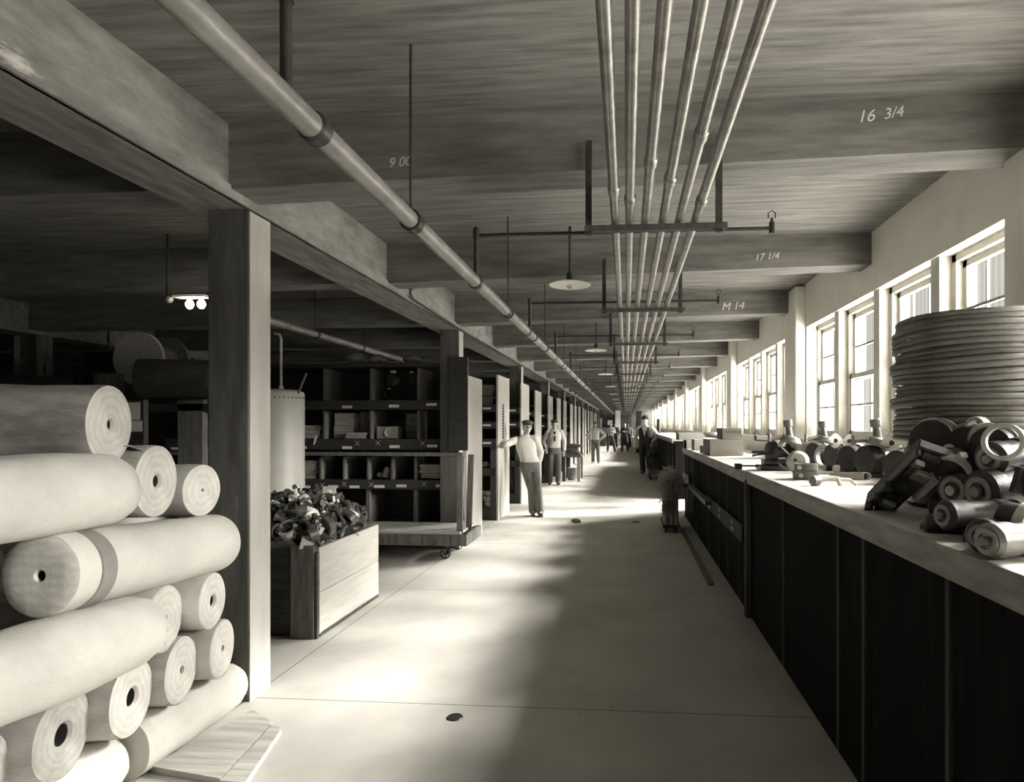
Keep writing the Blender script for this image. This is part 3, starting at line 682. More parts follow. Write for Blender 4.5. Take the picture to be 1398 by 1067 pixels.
# ------------------------------------------------------------------ open shelving units down the left side
UX = -2.12
def unit_proto():
    t = thing('shelf_unit', 'x', 'shelving', (0, 0, 0), 'shelving units facing the camera down the aisle')
    D, W, H = 1.0, 1.7, 2.42
    MB().box((-.035, 0, 0), (0, D, H), bev=.004).build('end_panel', 'panel', t)
    MB().box((-W, 0, 0), (-W + .03, D, H)).build('inner_panel', 'cabwood', t)
    MB().box((-W, D / 2, .1), (-.035, D / 2 + .02, H)).build('back_panel', 'cabdark', t)
    for (z, h) in ((2.05, .02), (1.80, .12), (1.52, .12), (1.22, .13), (.74, .12), (.0, .2)):
        MB().box((-W + .03, .0 if h > .05 else .02, z), (-.036, .03, z + h)).build('shelf_rail', 'cabdark' if h < .18 else 'batten', t)
        MB().box((-W + .03, .03, z + h - .025), (-.036, D / 2, z + h)).build('shelf', 'cabwood', t)
    for x in (-.36, -.75, -1.2): MB().box((x - .03, .03, .86), (x, D / 2, 2.05)).build('divider', 'cabwood', t)
    for x in (-.09,): MB().box((x - .04, .0, .2), (x + .053, .03, 1.22)).build('stile', 'batten', t)
    for z in (1.86, 1.58, 1.285):
        for x in (-.19, -.55, -.95): MB().box((x - .07, -.004, z - .016), (x + .07, -.001, z + .016)).build('label_card', 'paper', t)
    return t
u0 = unit_proto()
for k in range(16):
    y = 10.2 + 2.22 * k
    lab = ['nearest open shelf unit with a bucket on its bottom shelf', 'second open shelf unit, behind the capped man leaning on it', 'third open shelf unit, behind the second man in white shirt'][k] if k < 3 else ('fourth open shelf unit in the receding row' if k == 3 else 'narrow pale-ended shelf unit far down the left row')
    if k == 0: o = u0; o.location = (UX, y, 0); o['label'] = lab
    else: o = dup(u0, (UX + .02 * math.sin(k * 2.3), y, 0), None, (1, 1, 1 + .01 * math.sin(k * 1.7)), lab)
# the end panel standing by the second post
t = thing('end_board', 'tall pale board standing against the second post', 'board', (-2.1, 8.2, 0))
MB().box((-2.125, 8.05, 0), (-2.09, 8.92, 2.24), bev=.004).build('board_face', 'panel', t)
MB().box((-2.35, 8.9, 0), (-2.13, 8.92, 2.2)).build('board_back', 'cabdark', t)
# things on the nearest unit
def bucket(x, y, z, s, lab, m_='castpale'):
    t = thing('bucket', lab, 'bucket', (x, y, z))
    MB().lathe([(.085 * s, 0), (.09 * s, .01), (.115 * s, .25 * s), (.12 * s, .255 * s), (.112 * s, .25 * s), (.083 * s, .015)], (x, y, z), (0, 0, 1), 24, cap=False).lathe([(.001, .012), (.086 * s, .012)], (x, y, z), (0, 0, 1), 24, cap=False).build('pail', m_, t)
    for q in (.08, .17): MB().lathe([(.098 * s + q * .1 * s, q * s), (.104 * s + q * .1 * s, q * s + .006), (.1 * s + q * .1 * s, q * s + .012)], (x, y, z), (0, 0, 1), 24, cap=False).build('hoop', 'castmid', t)
    MB().tube([(x + math.cos(a) * .115 * s, y, z + .25 * s + math.sin(a) * .12 * s) for a in [math.pi * i / 12 for i in range(13)]], .004, 6).build('handle', 'iron', t)
bucket(T(668) * 10.35, 10.35, .203, 1.1, 'pale metal bucket on the bottom shelf beside the leaning man')
m = MB(); 
for i, (dx, s) in enumerate(((-.32, .05), (-.24, .06), (-.17, .04))): m = MB().ball((UX + dx, 10.3, .86 + s), (s, s * .8, s), 10).cyl((UX + dx, 10.3, .87), (UX + dx + .05, 10.26, .9 + s), .02, n=8); tag(m.build('metal_fitting', 'castpale'), 'small pale metal fitting on the shelf above the bucket, %s' % ('left', 'middle', 'right')[i], 'fitting', 'fittings above the bucket')
for i in range(7):
    o = MB().box((-.115, 0, 0), (.115, .2, .045), bev=.004).build('paper_pad', 'booksdim', loc=(0, 0, 0)); o.location = (UX - .21 + .004 * i, 10.24, 1.921 + .048 * i); o.rotation_euler = (0, 0, R((i * 37) % 7 - 3)); o.scale = (.9, 1, 1)
    tag(o, 'dim paper pad in the tall pile on the nearest unit, top shelf', 'paper pad', 'paper pads piled on the top shelf')
m = MB()
for i in range(12): m.box((UX + .001, 10.55 + .02 * (i % 2), 1.35 + i * .05), (UX + .02, 10.6 + .02 * (i % 2), 1.39 + i * .05))
tag(m.build('slotted_strip', 'cabdark'), 'dark notched strip on the pale end of the nearest shelf unit', 'strip')

# ------------------------------------------------------------------ table further down the aisle
p = G(790, 657); ty = p.y; tx1 = p.x; tx0 = tx1 - .42
t = thing('work_table', 'small pale wooden table standing in the aisle beside the second man', 'table', (tx1 - .2, ty + .4, 0))
MB().box((tx0 - .05, ty - .04, .68), (tx1 + .06, ty + 1.2, .76), bev=.004).build('table_top', 'cabwood', t)
for (x, y) in ((tx0, ty), (tx1, ty), (tx0, ty + 1.1), (tx1, ty + 1.1)): MB().box((x - .045, y - .03, 0), (x + .045, y + .05, .68), bev=.004).build('leg', 'batten' if x == tx0 else 'plank', t)
tag(MB().ball(((tx0 + tx1) / 2, ty + .3, .83), (.22, .2, .07), 12).box((tx0, ty + .1, .761), (tx1, ty + .6, .82)).build('dark_bundle', 'castmid'), 'dark bundle lying on the small aisle table', 'bundle')
tag(MB().ball(((tx0 + tx1) / 2 + .03, ty + .35, 1.0), (.3, .2, .06), 14).box((tx0 + .05, ty + .2, .885), (tx1 - .05, ty + .5, .96)).build('flat_dark_pan', 'cabwood'), 'wide dark pan set above the bundle on the small table', 'pan')
bucket(T(781) * (ty + .5), ty + .5, .0, 1.35, 'dim bucket under the small aisle table', 'castmid')

# ------------------------------------------------------------------ counters along the windows
CXF = 1.0
def counter(y0, y1, z, lab, bats, xf=CXF, endpost=True, topm='countertop'):
    t = thing('long_counter', lab, 'counter', ((xf + XW) / 2, (y0 + y1) / 2, 0))
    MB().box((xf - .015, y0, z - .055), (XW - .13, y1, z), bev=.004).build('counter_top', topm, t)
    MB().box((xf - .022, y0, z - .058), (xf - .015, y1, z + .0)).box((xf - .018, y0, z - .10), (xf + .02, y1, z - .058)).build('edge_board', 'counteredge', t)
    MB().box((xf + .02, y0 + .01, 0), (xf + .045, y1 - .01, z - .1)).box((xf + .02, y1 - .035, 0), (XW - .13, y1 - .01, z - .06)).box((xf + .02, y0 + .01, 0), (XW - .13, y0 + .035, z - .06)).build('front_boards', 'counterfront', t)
    for b in bats: MB().box((xf + .008, b - .012, .02), (xf + .02, b + .012, z - .1)).build('batten', 'batten', t)
    return t
TZ = 1.20
by = lambda px: CXF / T(px)
counter(-1.2, 5.2, TZ, 'near long counter heaped with dark castings under the windows', [by(1067), by(1141), 2.75, 2.05])
counter(5.24, 11.0, TZ - .005, 'middle counter with pale boxes on it, beyond the heaped one', [by(q) for q in (1008, 992, 980, 967, 951)] + [9.4, 10.3, 10.8])
counter(13.5, 25.0, 1.30, 'far dark counter beside the man in the bowler hat', [13.6, 15.5, 18, 21])
t = MB().box((.975, 5.18, 0), (1.02, 5.26, TZ - .08), bev=.004).build('counter_post', 'batten'); tag(t, 'upright wooden post where the near and middle counters meet', 'post')
counter(27.5, 46, 1.1, 'low distant counter at the far end of the window wall', [30, 34])
# label boards leaning on the middle counter front
def labelboard(y0, y1, z0, z1, lab, n):
    t = thing('label_board', lab, 'board', (CXF, (y0 + y1) / 2, z0), 'label boards on the counter fronts')
    MB().box((CXF - .02, y0, z0), (CXF - .0, y1, z1), bev=.002).build('board', 'batten', t)
    for i in range(n):
        yy = y0 + (y1 - y0) * (i + .6) / n
        for q in (.2, .62): MB().box((CXF - .024, yy - .06, z0 + (z1 - z0) * q), (CXF - .0205, yy + .06, z0 + (z1 - z0) * (q + .24))).build('paper_tag', 'books', t)
labelboard(5.4, 7.8, .57, .72, 'narrow board with paper tags on the middle counter front', 3)
labelboard(9.9, 10.9, .62, .78, 'small pale tag board behind the straw crate', 2)
m = MB().box((.8, 6.2, .0), (.86, 9.4, .035)); tag(m.build('floor_rail', 'cabwood'), 'long board lying on the dark floor along the middle counter', 'board')
# boxes on the middle counter
def woodbox(x0, x1, y0, y1, z0, z1, lab, m1='crate', dark=True, grp='boxes on the middle counter'):
    t = thing('wooden_box', lab, 'box', ((x0 + x1) / 2, (y0 + y1) / 2, z0), grp)
    MB().box((x0 + .012, y0, z0), (x1, y0 + .015, z1)).build('front_board', m1, t)
    MB().box((x0, y0, z0), (x0 + .012, y1, z1)).build('end_board', 'cabdark' if dark else m1, t)
    MB().box((x0 + .012, y1 - .015, z0), (x1, y1, z1)).box((x1 - .012, y0 + .015, z0), (x1, y1 - .015, z1)).box((x0 + .012, y0 + .015, z0), (x1 - .012, y1 - .015, z0 + .012)).build('box_shell', m1, t)
    MB().box((x0 + .012, y0 + .015, z1 - .012), (x1 - .012, y1 - .015, z1 - .002)).build('lid', m1, t)
    return t
woodbox(T(968) * 7.9, T(1015) * 7.9, 7.9, 8.5, 1.197, 1.197 + .20, 'larger pale wooden box on the middle counter, under the lettered box')
wb = woodbox(T(985) * 8.0, T(1013) * 8.0, 8.0, 8.4, 1.3985, 1.54, 'small pale box with faint lettering standing on the larger box')
text('lettering', 'shivoe', .075, (T(991) * 8.0, 7.996, 1.475), (R(90), 0, 0), 'booksdim', wb, .0006)
woodbox(T(926) * 10.4, T(960) * 10.4, 10.4, 10.9, 1.335, 1.45, 'long flat pale box raised on blocks at the counter end')
woodbox(T(948) * 9.5, T(985) * 9.5, 9.6, 9.9, 1.197, 1.36, 'pale box behind, between the long flat box and larger box')
for (a, b, m_, lab) in ((934, 945, 'crate', 'pale block under the long flat box'), (945, 956, 'cabdark', 'dark block under the long flat box, right of the pale one'), (928, 934, 'cabdark', 'narrow dark block under the long flat box, leftmost')):
    tag(MB().box((T(a) * 10.4 + (.07 if a == 928 else 0), 10.38, 1.194), (T(b) * 10.4 + (.04 if a == 928 else 0), 10.6, 1.336), bev=.003).build('support_block', m_), lab, 'block', 'blocks under the flat box')
tag(MB().box((T(957) * 8.6, 8.6, 1.197), (T(963) * 8.6, 8.75, 1.197 + .1), bev=.004).cyl((T(964) * 8.6, 8.66, 1.2), (T(964) * 8.6, 8.66, 1.29), .025, n=10).build('dark_tin', 'castdark'), 'small dark tin left of the larger box on the counter', 'tin')
# on the far counter
tag(MB().cyl((T(899) * 22, 22, 1.302), (T(899) * 22, 22, 1.302 + .5), .06, n=12).build('dark_cylinder', 'castdark'), 'upright dark cylinder standing on the far counter', 'cylinder')
tag(MB().lathe([(.2, 0), (.24, .04), (.16, .06), (.001, .07)], (1.6, 14.5, 1.301), (0, 0, 1), 20).build('flat_hat', 'castmid'), 'flat grey round pan on the far counter', 'pan')

# ------------------------------------------------------------------ crate of straw on a stand
p = G(915, 727); sx, sy = p.x, p.y
t = thing('straw_crate', 'tall wooden crate overflowing with straw before the counter', 'crate', (sx, sy, 0))
MB().box((sx - .08, sy, .12), (sx + .12, sy + .7, .72)).build('crate_body', 'cratedark', t)
for q in range(3): MB().box((sx - .085 + q * .075, sy - .012, .12), (sx - .05 + q * .075, sy, .74)).build('slat', 'plank', t)
MB().box((sx - .11, sy - .03, .08), (sx + .15, sy + .73, .12)).build('base_tray', 'cabdark', t)
for (x, y) in ((sx - .06, sy + .03), (sx + .08, sy + .03), (sx - .06, sy + .65), (sx + .08, sy + .65)): MB().box((x - .02, y - .02, 0), (x + .02, y + .02, .08)).build('foot', 'cabdark', t)
tag(MB().box((sx + .13, sy + .05, .66), (CXF - .02, sy + .12, .72)).box((CXF - .1, sy - 2.0, .66), (CXF - .03, sy + .1, .71)).build('rail_arm', 'cabdark'), 'dark horizontal rail between the straw crate and the counter', 'rail')
m = MB(); rs = random.Random(5)
for i in range(1500):
    a = rs.random(); x = sx + rs.uniform(-.12, .17); y = sy + rs.uniform(-.06, .7); z = .72 + rs.uniform(-.02, .24) * (1 - abs(x - sx - .02) / .3)
    if rs.random() < .35: y = sy - .05 + rs.uniform(-.03, .02); z = rs.uniform(.3, .85); x = sx + rs.uniform(-.12, .06)
    d = Vector((rs.uniform(-1, 1), rs.uniform(-1, 1), rs.uniform(-1.2, .4))).normalized() * rs.uniform(.05, .13)
    m.bar((x, y, z), Vector((x, y, z)) + d, .005, .003)
m.ball((sx + .02, sy + .33, .78), (.13, .34, .12), 12)
tag(m.build('straw', 'straw'), 'loose pale straw spilling over the crate rim', 'straw', kind='stuff')
# loaded hand truck by the far man
p = G(899, 655); hx, hy = .80, p.y
t = thing('loaded_truck', 'low truck on casters right of the bowler-hatted man', 'truck', (hx, hy + .5, 0))
MB().box((hx - .17, hy, .14), (hx + .15, hy + 1.1, .28), bev=.005).build('truck_deck', 'cabwood', t)
for (x, y) in ((hx - .1, hy + .08), (hx + .1, hy + .08), (hx - .12, hy + 1.0), (hx + .12, hy + 1.0)): MB().cyl((x - .02, y, .065), (x + .02, y, .065), .063, n=16).build('wheel', 'iron', t)
for x in (hx - .14, hx + .12): MB().box((x - .02, hy + 1.04, .28), (x + .02, hy + 1.09, 1.15)).build('stake', 'cabdark', t)
for i in range(9):
    z = .30 + (i // 2) * .17; x = hx + (-.07 if i % 2 else .07) * (1 - i * .04)
    o = MB().lathe([(.03, 0), (.085, 0), (.09, .02), (.085, .13), (.03, .13)], (x, hy + .15 + .08 * (i % 3), z + .09 - .02), (.25 * math.sin(i), 1, .1), 16).build('truck_casting', 'castdark')
    tag(o, 'dark casting stacked on the low truck beside the bowler-hatted man', 'casting', 'castings stacked on the truck')

# ------------------------------------------------------------------ castings on the near counter
def lug(m, c, w_, h_, d_, rot=0):
    mt = Matrix.Translation(Vector(c)) @ Matrix.Rotation(rot, 4, 'Z')
    pts = []
    n = 6
    for (cx_, cz_, r_, a0, a1) in ((0, h_ * .5, w_ * .22, 40, 140), (-w_ * .3, 0, w_ * .2, 140, 220), (0, -h_ * .5, w_ * .22, 220, 320), (w_ * .3, 0, w_ * .2, 320, 400)):
        for i in range(n): a = R(a0 + (a1 - a0) * i / (n - 1)); pts.append((cx_ + r_ * math.cos(a), cz_ + r_ * math.sin(a)))
    m.prism(pts, mt, d_)
def drum_proto():
    t = thing('drum_casting', 'x', 'casting', (0, 0, 0), 'drum castings lined up below the windows')
    m = MB().lathe([(.02, .0), (.10, .0), (.105, .01), (.105, .10), (.085, .115), (.04, .12)], (-.02, 0, .115), (.82, .35, 0), 28)
    m.box((-.06, -.05, 0), (.09, .09, .03)); m.build('drum_body', 'castdark', t)
    MB().ring((-.02 + .08 * .92, .08 * .39, .115), (.82, .35, 0), .118, .098, .045, 32).build('rim', 'castpale', t)
    m = MB(); lug(m, (.105, -.03, .07), .085, .085, .014, R(12)); m.build('mounting_lug', 'castpale', t)
    MB().cyl((.105, -.034, .07), (.107, -.022, .07), .017, n=14).build('bolt_hole', 'hole', t)
    MB().ring((.085, -.02, .145), (.1, -1, 0), .018, .008, .012, 14).build('eyelet', 'castpale', t)
    return t
d0 = drum_proto(); dl = ['first drum casting from the left in the row below the windows', 'second drum casting from the left with a round-holed lug', 'third drum casting from the left in the row', 'fourth drum casting, under the twin-flanged bracket', 'fifth drum casting, just behind the leaning frame', 'sixth small drum casting, right of the leaning frame top', 'drum casting half hidden among the right pile', 'far right drum casting in the shaded pile']
dpos = [(1112, 639, 1.0), (1137, 637, 1.0), (1160, 637, 1.0), (1184, 640, 1.05), (1228, 640, 1.0), (1275, 634, .85), (1318, 636, .72), (1355, 640, .72)]
for i, (px, py, s) in enumerate(dpos):
    q = Vector((1.72, 1.72 / T(px), TZ)) if i < 5 else P3(px, py, [2.7, 2.6, 2.45][i - 5])
    if i == 0: d0.location = q; d0['label'] = dl[0]; o = d0
    else: o = dup(d0, q, None, s, dl[i])
    o.rotation_euler = (0, 0, R([0, -6, 3, -4, 8, 30, -15, 20][i])); o.scale = (s, s, s)
# second, more distant line of rims behind
rim = MB().ring((0, 0, .11), (.8, .5, 0), .11, .085, .05, 28).build('ring_casting', 'castpale', loc=(0, 0, 0)); tag(rim, 'x', 'casting', 'ring castings behind the drums')
rl = ['pale ring casting behind the drums, nearest the coiled stack', 'pale ring casting at the right pile, upright and narrow', 'pale ring standing in the right heap below the coiled stack', 'pale ring casting leaning over the leaning frame top', 'pale ring behind the first two drums', 'pale ring casting far right in the heap']
for i, (px, py, rz) in enumerate(((1256, 620, 20), (1318, 618, 10), (1345, 622, 40), (1330, 612, -20), (1125, 628, 0), (1372, 628, 15))):
    q = P3(px, py, (3.6, 2.7, 2.5, 2.6, 5.6, 2.2)[i]); q.z = TZ if i in (0, 4) else q.z; o = rim if i == 0 else dup(rim, q); o.location = q; o.rotation_euler = (R(10 * math.sin(i)), 0, R(rz)); o.scale = (.95 if i == 4 else .58,) * 3; o['label'] = rl[i]
# brackets lying on top of the drums
def top_bracket(px, py, z, rz, lab, s=1, two=True):
    Yb = min(5.3, 1.78 / T(px)); X = T(px) * Yb
    t = thing('lever_bracket', lab, 'bracket', (0, 0, 0), 'lever brackets on top of the drums')
    MB().lathe([(.03, 0), (.09, .0), (.095, .015), (.07, .05), (.03, .06)], (0, 0, .0), (.25, -.1, 1), 24).build('cup', 'castmid', t)
    MB().lathe([(.03, 0), (.026, .06), (.024, .08), (.036, .085), (.038, .13), (.03, .14), (.001, .14)], (.0, 0, .05), (-.12, 0, 1), 18).build('knob', 'castmid', t)
    MB().tube([(-.02, 0, .04), (-.08, -.02, .045), (-.16, -.03, .03)], [.022, .018, .014], 8).cyl((-.17, -.03, .01), (-.17, -.03, .075), .014, n=8).build('arm', 'castmid', t)
    if two:
        m = MB(); lug(m, (.07, -.07, .02), .14, .07, .014, R(10)); lug(m, (.2, -.05, .015), .12, .07, .014, R(-5)); m.build('flange', 'castpale', t)
        MB().cyl((.07, -.074, .02), (.071, -.062, .02), .019, n=14).cyl((.2, -.054, .015), (.2, -.042, .015), .019, n=14).build('flange_hole', 'hole', t)
    t.location = (X, Yb, z); t.rotation_euler = (0, 0, R(rz)); t.scale = (s, s, s); return t
top_bracket(1078, 604, 1.43, 0, 'dark lever bracket with a thick knob, standing above the wheel assembly', 1.0, False)
top_bracket(1125, 600, 1.43, 5, 'pale lever bracket with small hole lying on the first drums', .95)
top_bracket(1198, 600, 1.43, -5, 'lever bracket with two diamond flanges atop the middle drums', 1.0)
# wheel assembly at the left end
q = G(1062, 642, TZ)
t = thing('wheel_assembly', 'dark geared wheel assembly at the left end of the casting row', 'machine part', q)
MB().box(q + Vector((-.14, 0, 0)), q + Vector((.2, .22, .04)), bev=.006).box(q + Vector((-.1, .03, .04)), q + Vector((.16, .19, .09)), bev=.01).build('foot_plate', 'castdark', t)
MB().lathe([(.03, 0), (.085, .005), (.1, .03), (.1, .045), (.05, .06), (.045, .16), (.09, .19), (.09, .21), (.03, .22)], q + Vector((-.06, .08, .15)), (1, .25, 0), 28).build('wheel_body', 'castdark', t)
MB().cyl(q + Vector((-.1, .07, .15)), q + Vector((-.2, .04, .15)), .012, n=10).cyl(q + Vector((-.02, .08, .15)), q + Vector((-.2, .04, .12)), .009, n=8).ball(q + Vector((-.17, .05, .27)), (.012, .012, .03), 8).cyl(q + Vector((-.17, .05, .25)), q + Vector((-.05, .08, .24)), .006, n=6).build('shaft', 'castdark', t)
MB().ring(q + Vector((.07, .03, .16)), (.6, -1, .2), .095, .075, .03, 28, -.3, 2.6).build('yoke', 'castpale', t)
MB().bar(q + Vector((.0, -.02, .22)), q + Vector((.09, -.02, .13)), .02, .01).build('scale_bar', 'castpale', t)
MB().tube([q + Vector((.0, -.02, .06)), q + Vector((.02, -.06, .03)), q + Vector((.07, -.13, .015))], .01, 8).ball(q + Vector((.08, -.15, .018)), .018, 8).build('crank_handle', 'castmid', t)
tag(MB().box(q + Vector((-.33, .1, .0)), q + Vector((-.27, .16, .05)), bev=.004).cyl(q + Vector((-.27, .13, .03)), q + Vector((-.14, .13, .03)), .008, n=8).build('small_vice', 'castdark'), 'small dark block with a thin rod left of the wheel assembly', 'machine part')
q = G(1090, 645, TZ)
t = thing('round_cap', 'round pale dished cap leaning against the wheel assembly', 'cap', q)
MB().lathe([(.002, .03), (.05, .028), (.07, .012), (.085, .0), (.088, .012), (.06, .04), (.002, .045)], q + Vector((0, .02, .085)), (-.25, -1, .3), 28, cap=False).build('dish', 'castpale', t)
MB().cyl(q + Vector((-.03, -.022, .1)), q + Vector((-.028, -.004, .1)), .012, n=10).build('cap_hole', 'hole', t)
q = G(1103, 654, TZ)
t = thing('ring_clamp', 'dark stacked ring clamp with a bolt in front of the dished cap', 'clamp', q)
MB().ring(q + Vector((0, .05, .0)), (0, 0, 1), .085, .065, .055, 28).ring(q + Vector((.0, .05, .06)), (0, 0, 1), .08, .06, .045, 28).box(q + Vector((-.1, -.03, 0)), q + Vector((-.05, .02, .055)), bev=.004).build('clamp_ring', 'castmid', t)
MB().cyl(q + Vector((-.06, -.05, .028)), q + Vector((-.06, -.02, .028)), .016, n=12).cyl(q + Vector((-.065, -.03, .082)), q + Vector((-.06, .0, .082)), .016, n=10).build('bolt', 'castpale', t)
q = G(1160, 655, TZ)
t = thing('half_ring_clamp', 'pale half-ring clamp lying flat right of the stacked ring clamp', 'clamp', q)
MB().ring(q + Vector((0, .06, .0)), (0, 0, 1), .12, .1, .035, 28, 0, math.pi).box(q + Vector((-.12, .03, 0)), q + Vector((.13, .055, .05)), bev=.004).ring(q + Vector((.13, .03, .025)), (0, 1, 0), .026, .01, .025, 16).build('half_ring', 'castpale', t)
MB().box(q + Vector((-.1, .03, .05)), q + Vector((-.05, .05, .1)), bev=.008).build('end_lug', 'castpale', t)
q = G(1125, 663, TZ)
t = thing('arm_bracket', 'forked pale arm bracket lying nearest the counter edge', 'bracket', q)
MB().cyl(q + Vector((-.07, .0, .032)), q + Vector((-.03, .02, .032)), .032, n=16).build('boss', 'castmid', t)
MB().tube([q + Vector((-.04, .02, .035)), q + Vector((.03, .03, .045)), q + Vector((.09, .03, .04)), q + Vector((.1, .01, .005))], [.024, .018, .018, .012], 8).tube([q + Vector((.08, .03, .04)), q + Vector((.17, .04, .035)), q + Vector((.2, .02, .005))], [.012, .01, .008], 8).build('forked_arm', 'castpale', t)
# leaning frame
a = G(1178, 690, TZ) + Vector((.0, 0, .02)); b = G(1240, 694, TZ) + Vector((0, .0, .005))
base = (G(1222, 694, TZ)); d = P3(1303, 620, 2.45) - base
side = (G(1172, 690, TZ) - base); side = side - d.normalized() * side.dot(d.normalized()); sw = side.length; side.normalize(); dn = d.normalized(); nn = dn.cross(side).normalized(); L_ = d.length
fm = Matrix((dn, side, nn)).transposed().to_4x4(); fm.translation = base
t = thing('leaning_frame', 'dark oblong cast frame with square pockets leaning across the counter', 'casting', base)
MB().box((0, 0, -.02), (L_, sw, .02), fm, bev=.006).box((0, sw * .85, -.03), (L_ * .98, sw, .05), fm, bev=.006).box((L_ * .03, sw * .2, .0), (L_ * .3, sw * .8, .045), fm, bev=.01).box((L_ * .62, sw * .2, .0), (L_ * .97, sw * .85, .045), fm, bev=.01).build('frame_body', 'castdark', t)
for (u, v, w2, h2) in ((.17, .5, .1, .2), (.72, .42, .12, .22), (.86, .75, .08, .14)):
    MB().box((L_ * (u - w2 * .5), sw * (v - h2), .046), (L_ * (u + w2 * .6), sw * (v + h2), .054), fm).build('pocket_plate', 'castmid', t)
    MB().box((L_ * (u + w2 * .6), sw * (v - h2), .046), (L_ * (u + w2 * .75), sw * (v + h2), .07), fm, bev=.004).build('pocket_rib', 'castpale', t)
MB().bar(base + dn * (.3 * L_) - side * .02 + nn * .01, base + dn * (L_ * 1.06) - side * .02 + nn * .01, .025, .02).build('edge_strip', 'castpale', t)
for (u, v) in ((.1, .95), (.28, .95), (.5, .97), (.05, .6)): MB().cyl(fm @ Vector((L_ * u, sw * v, .05)), fm @ Vector((L_ * u, sw * v, .085)), .018, n=10).build('bolt', 'castdark', t)
# motor-like dark bodies in the right pile
def body(c, ax, r, L_, lab, m_='castdark', pale=False):
    c = Vector(c); ax = Vector(ax).normalized()
    t = thing('cylinder_casting', lab, 'casting', c - Vector((0, 0, r)), 'heavy cylinder castings in the right pile')
    MB().lathe([(r * .3, 0), (r * .8, 0), (r, .012), (r, L_ * .3), (r * .9, L_ * .32), (r * .9, L_ * .7), (r, L_ * .72), (r, L_)], c - ax * L_ / 2, ax, 28).build('cylinder_body', m_, t)
    MB().ring(c - ax * (L_ / 2 + .006), ax, r * .7, r * .45, .012, 24).build('end_ring', 'castmid', t)
    MB().cyl(c - ax * (L_ / 2 + .02), c - ax * (L_ / 2), r * .25, n=14).build('hub', 'castpale' if pale else 'castmid', t)
body(P3(1326, 668, 2.5), (.9, .45, 0), .075, .2, 'dark cylinder casting with bolt hub left in the right pile', pale=True)
body(P3(1335, 702, 2.15), (1, .25, 0), .05, .26, 'long dark cylinder lying low in the right pile')
body(P3(1372, 668, 2.3), (1, .3, .05), .075, .22, 'big dark cylinder at the right edge of the pile')
body(P3(1374, 622, 2.35), (.9, .5, .1), .06, .2, 'upper dark cylinder at the right edge under the coiled stack')
body(P3(1395, 735, 1.85), (1, .4, 0), .05, .26, 'lowest cylinder cut by the right edge, partly pale', 'castmid')
body(P3(1306, 694, 2.55), (.7, -.7, 0), .065, .16, 'dark cylinder on the counter right of the leaning frame foot')
body(P3(1340, 640, 2.65), (.6, .8, 0), .07, .22, 'dark cylinder behind, in the middle of the right pile')
body(P3(1362, 728, 1.95), (.8, .6, 0), .05, .2, 'dark cylinder at the front bottom of the right pile')
body(P3(1300, 720, 2.25), (.9, -.3, 0), .045, .16, 'short dark cylinder near the counter edge in the right pile')
hl = ['upright rimmed drum at the left foot of the right pile', 'tilted drum resting between two cylinders in the right pile', 'drum on its side behind the low long cylinder', 'uppermost tilted drum of the right pile', 'drum at the right border above the big cylinder', 'drum low at the right border near the counter edge', 'drum wedged under the upper cylinder in the right pile', 'small drum nearest the counter edge in the right pile']
for i, (px, py, Y, a, b_, c_) in enumerate(((1300, 672, 2.85, 20, 0, 15), (1322, 648, 2.62, 60, 20, 70), (1350, 690, 2.25, 80, 0, 130), (1325, 628, 2.5, 30, 50, 200), (1392, 640, 2.2, 100, 10, 20), (1385, 700, 2.0, 70, 30, 300), (1355, 655, 2.45, 10, 100, 80), (1322, 728, 2.1, 90, 0, 40))):
    o = dup(d0, P3(px, py, Y) - Vector((0, 0, .05)), (R(a), R(b_), R(c_)), .62, hl[i], 'drums in the right pile')
for i, (px, py, Y, rz, lab) in enumerate(((1283, 620, 3.2, 20, 'bent pale strip bracket above the leaning frame top'), (1316, 612, 3.0, -30, 'pale forked strip in the right pile near the coil'), (1345, 606, 2.8, 60, 'curved strip on top of the right pile'), (1312, 640, 2.9, 10, 'white-edged strip beside the leaning frame top'), (1294, 634, 2.62, 70, 'thin curved strip lying on the left drum of the right pile'))):
    c = P3(px, py, Y); m = MB().tube([(-.06, 0, .0), (-.03, 0, .04), (.02, 0, .045), (.05, .0, .01), (.1, .01, .0)], .011, 8).box((.08, -.02, -.006), (.13, .03, .006)); m.ring((-.07, -.01, 0), (0, 1, 0), .022, .01, .02, 12)
    o = m.build('strip_bracket', 'castpale', loc=(0, 0, 0)); o.location = c; o.rotation_euler = (R(20 * i), R(15 * i), R(rz)); tag(o, lab, 'bracket', 'strip brackets in the right pile')
# stack of coiled hose
ccx, ccy, cr_ = 1.6, 3.0, .33
zc0 = TZ
tag(MB().lathe([(.27, 0), (.29, .02), (.29, .26), (.27, .28)], (ccx, ccy, zc0), (0, 0, 1), 28).build('coil_drum_base', 'castdark'), 'low dark drum under the coiled stack', 'drum')
rc = random.Random(9)
z = zc0 + .30
for k in range(11):
    r = cr_ + rc.uniform(-.015, .015); m = MB()
    n = 64; th = .026; turns = 2; pts = []
    for i in range(n * turns + 1):
        a = 2 * math.pi * i / n; pts.append((ccx + r * math.cos(a), ccy + r * math.sin(a), z + th * (i / n) * .95 + .004 * math.sin(3 * a + k)))
    m.tube(pts, th / 2, 8)
    o = m.build('hose_coil', 'coil'); tag(o, ('topmost' if k == 10 else 'lowest' if k == 0 else 'middle') + ' coil of thick cable in the tall round stack on the counter', 'coil', 'coils in the tall round stack'); z += th * turns * .98
tag(MB().lathe([(.25, 0), (.25, z - zc0 - .34)], (ccx, ccy, zc0 + .30), (0, 0, 1), 28).build('coil_core', 'coil'), 'round core inside the tall coiled stack', 'core')

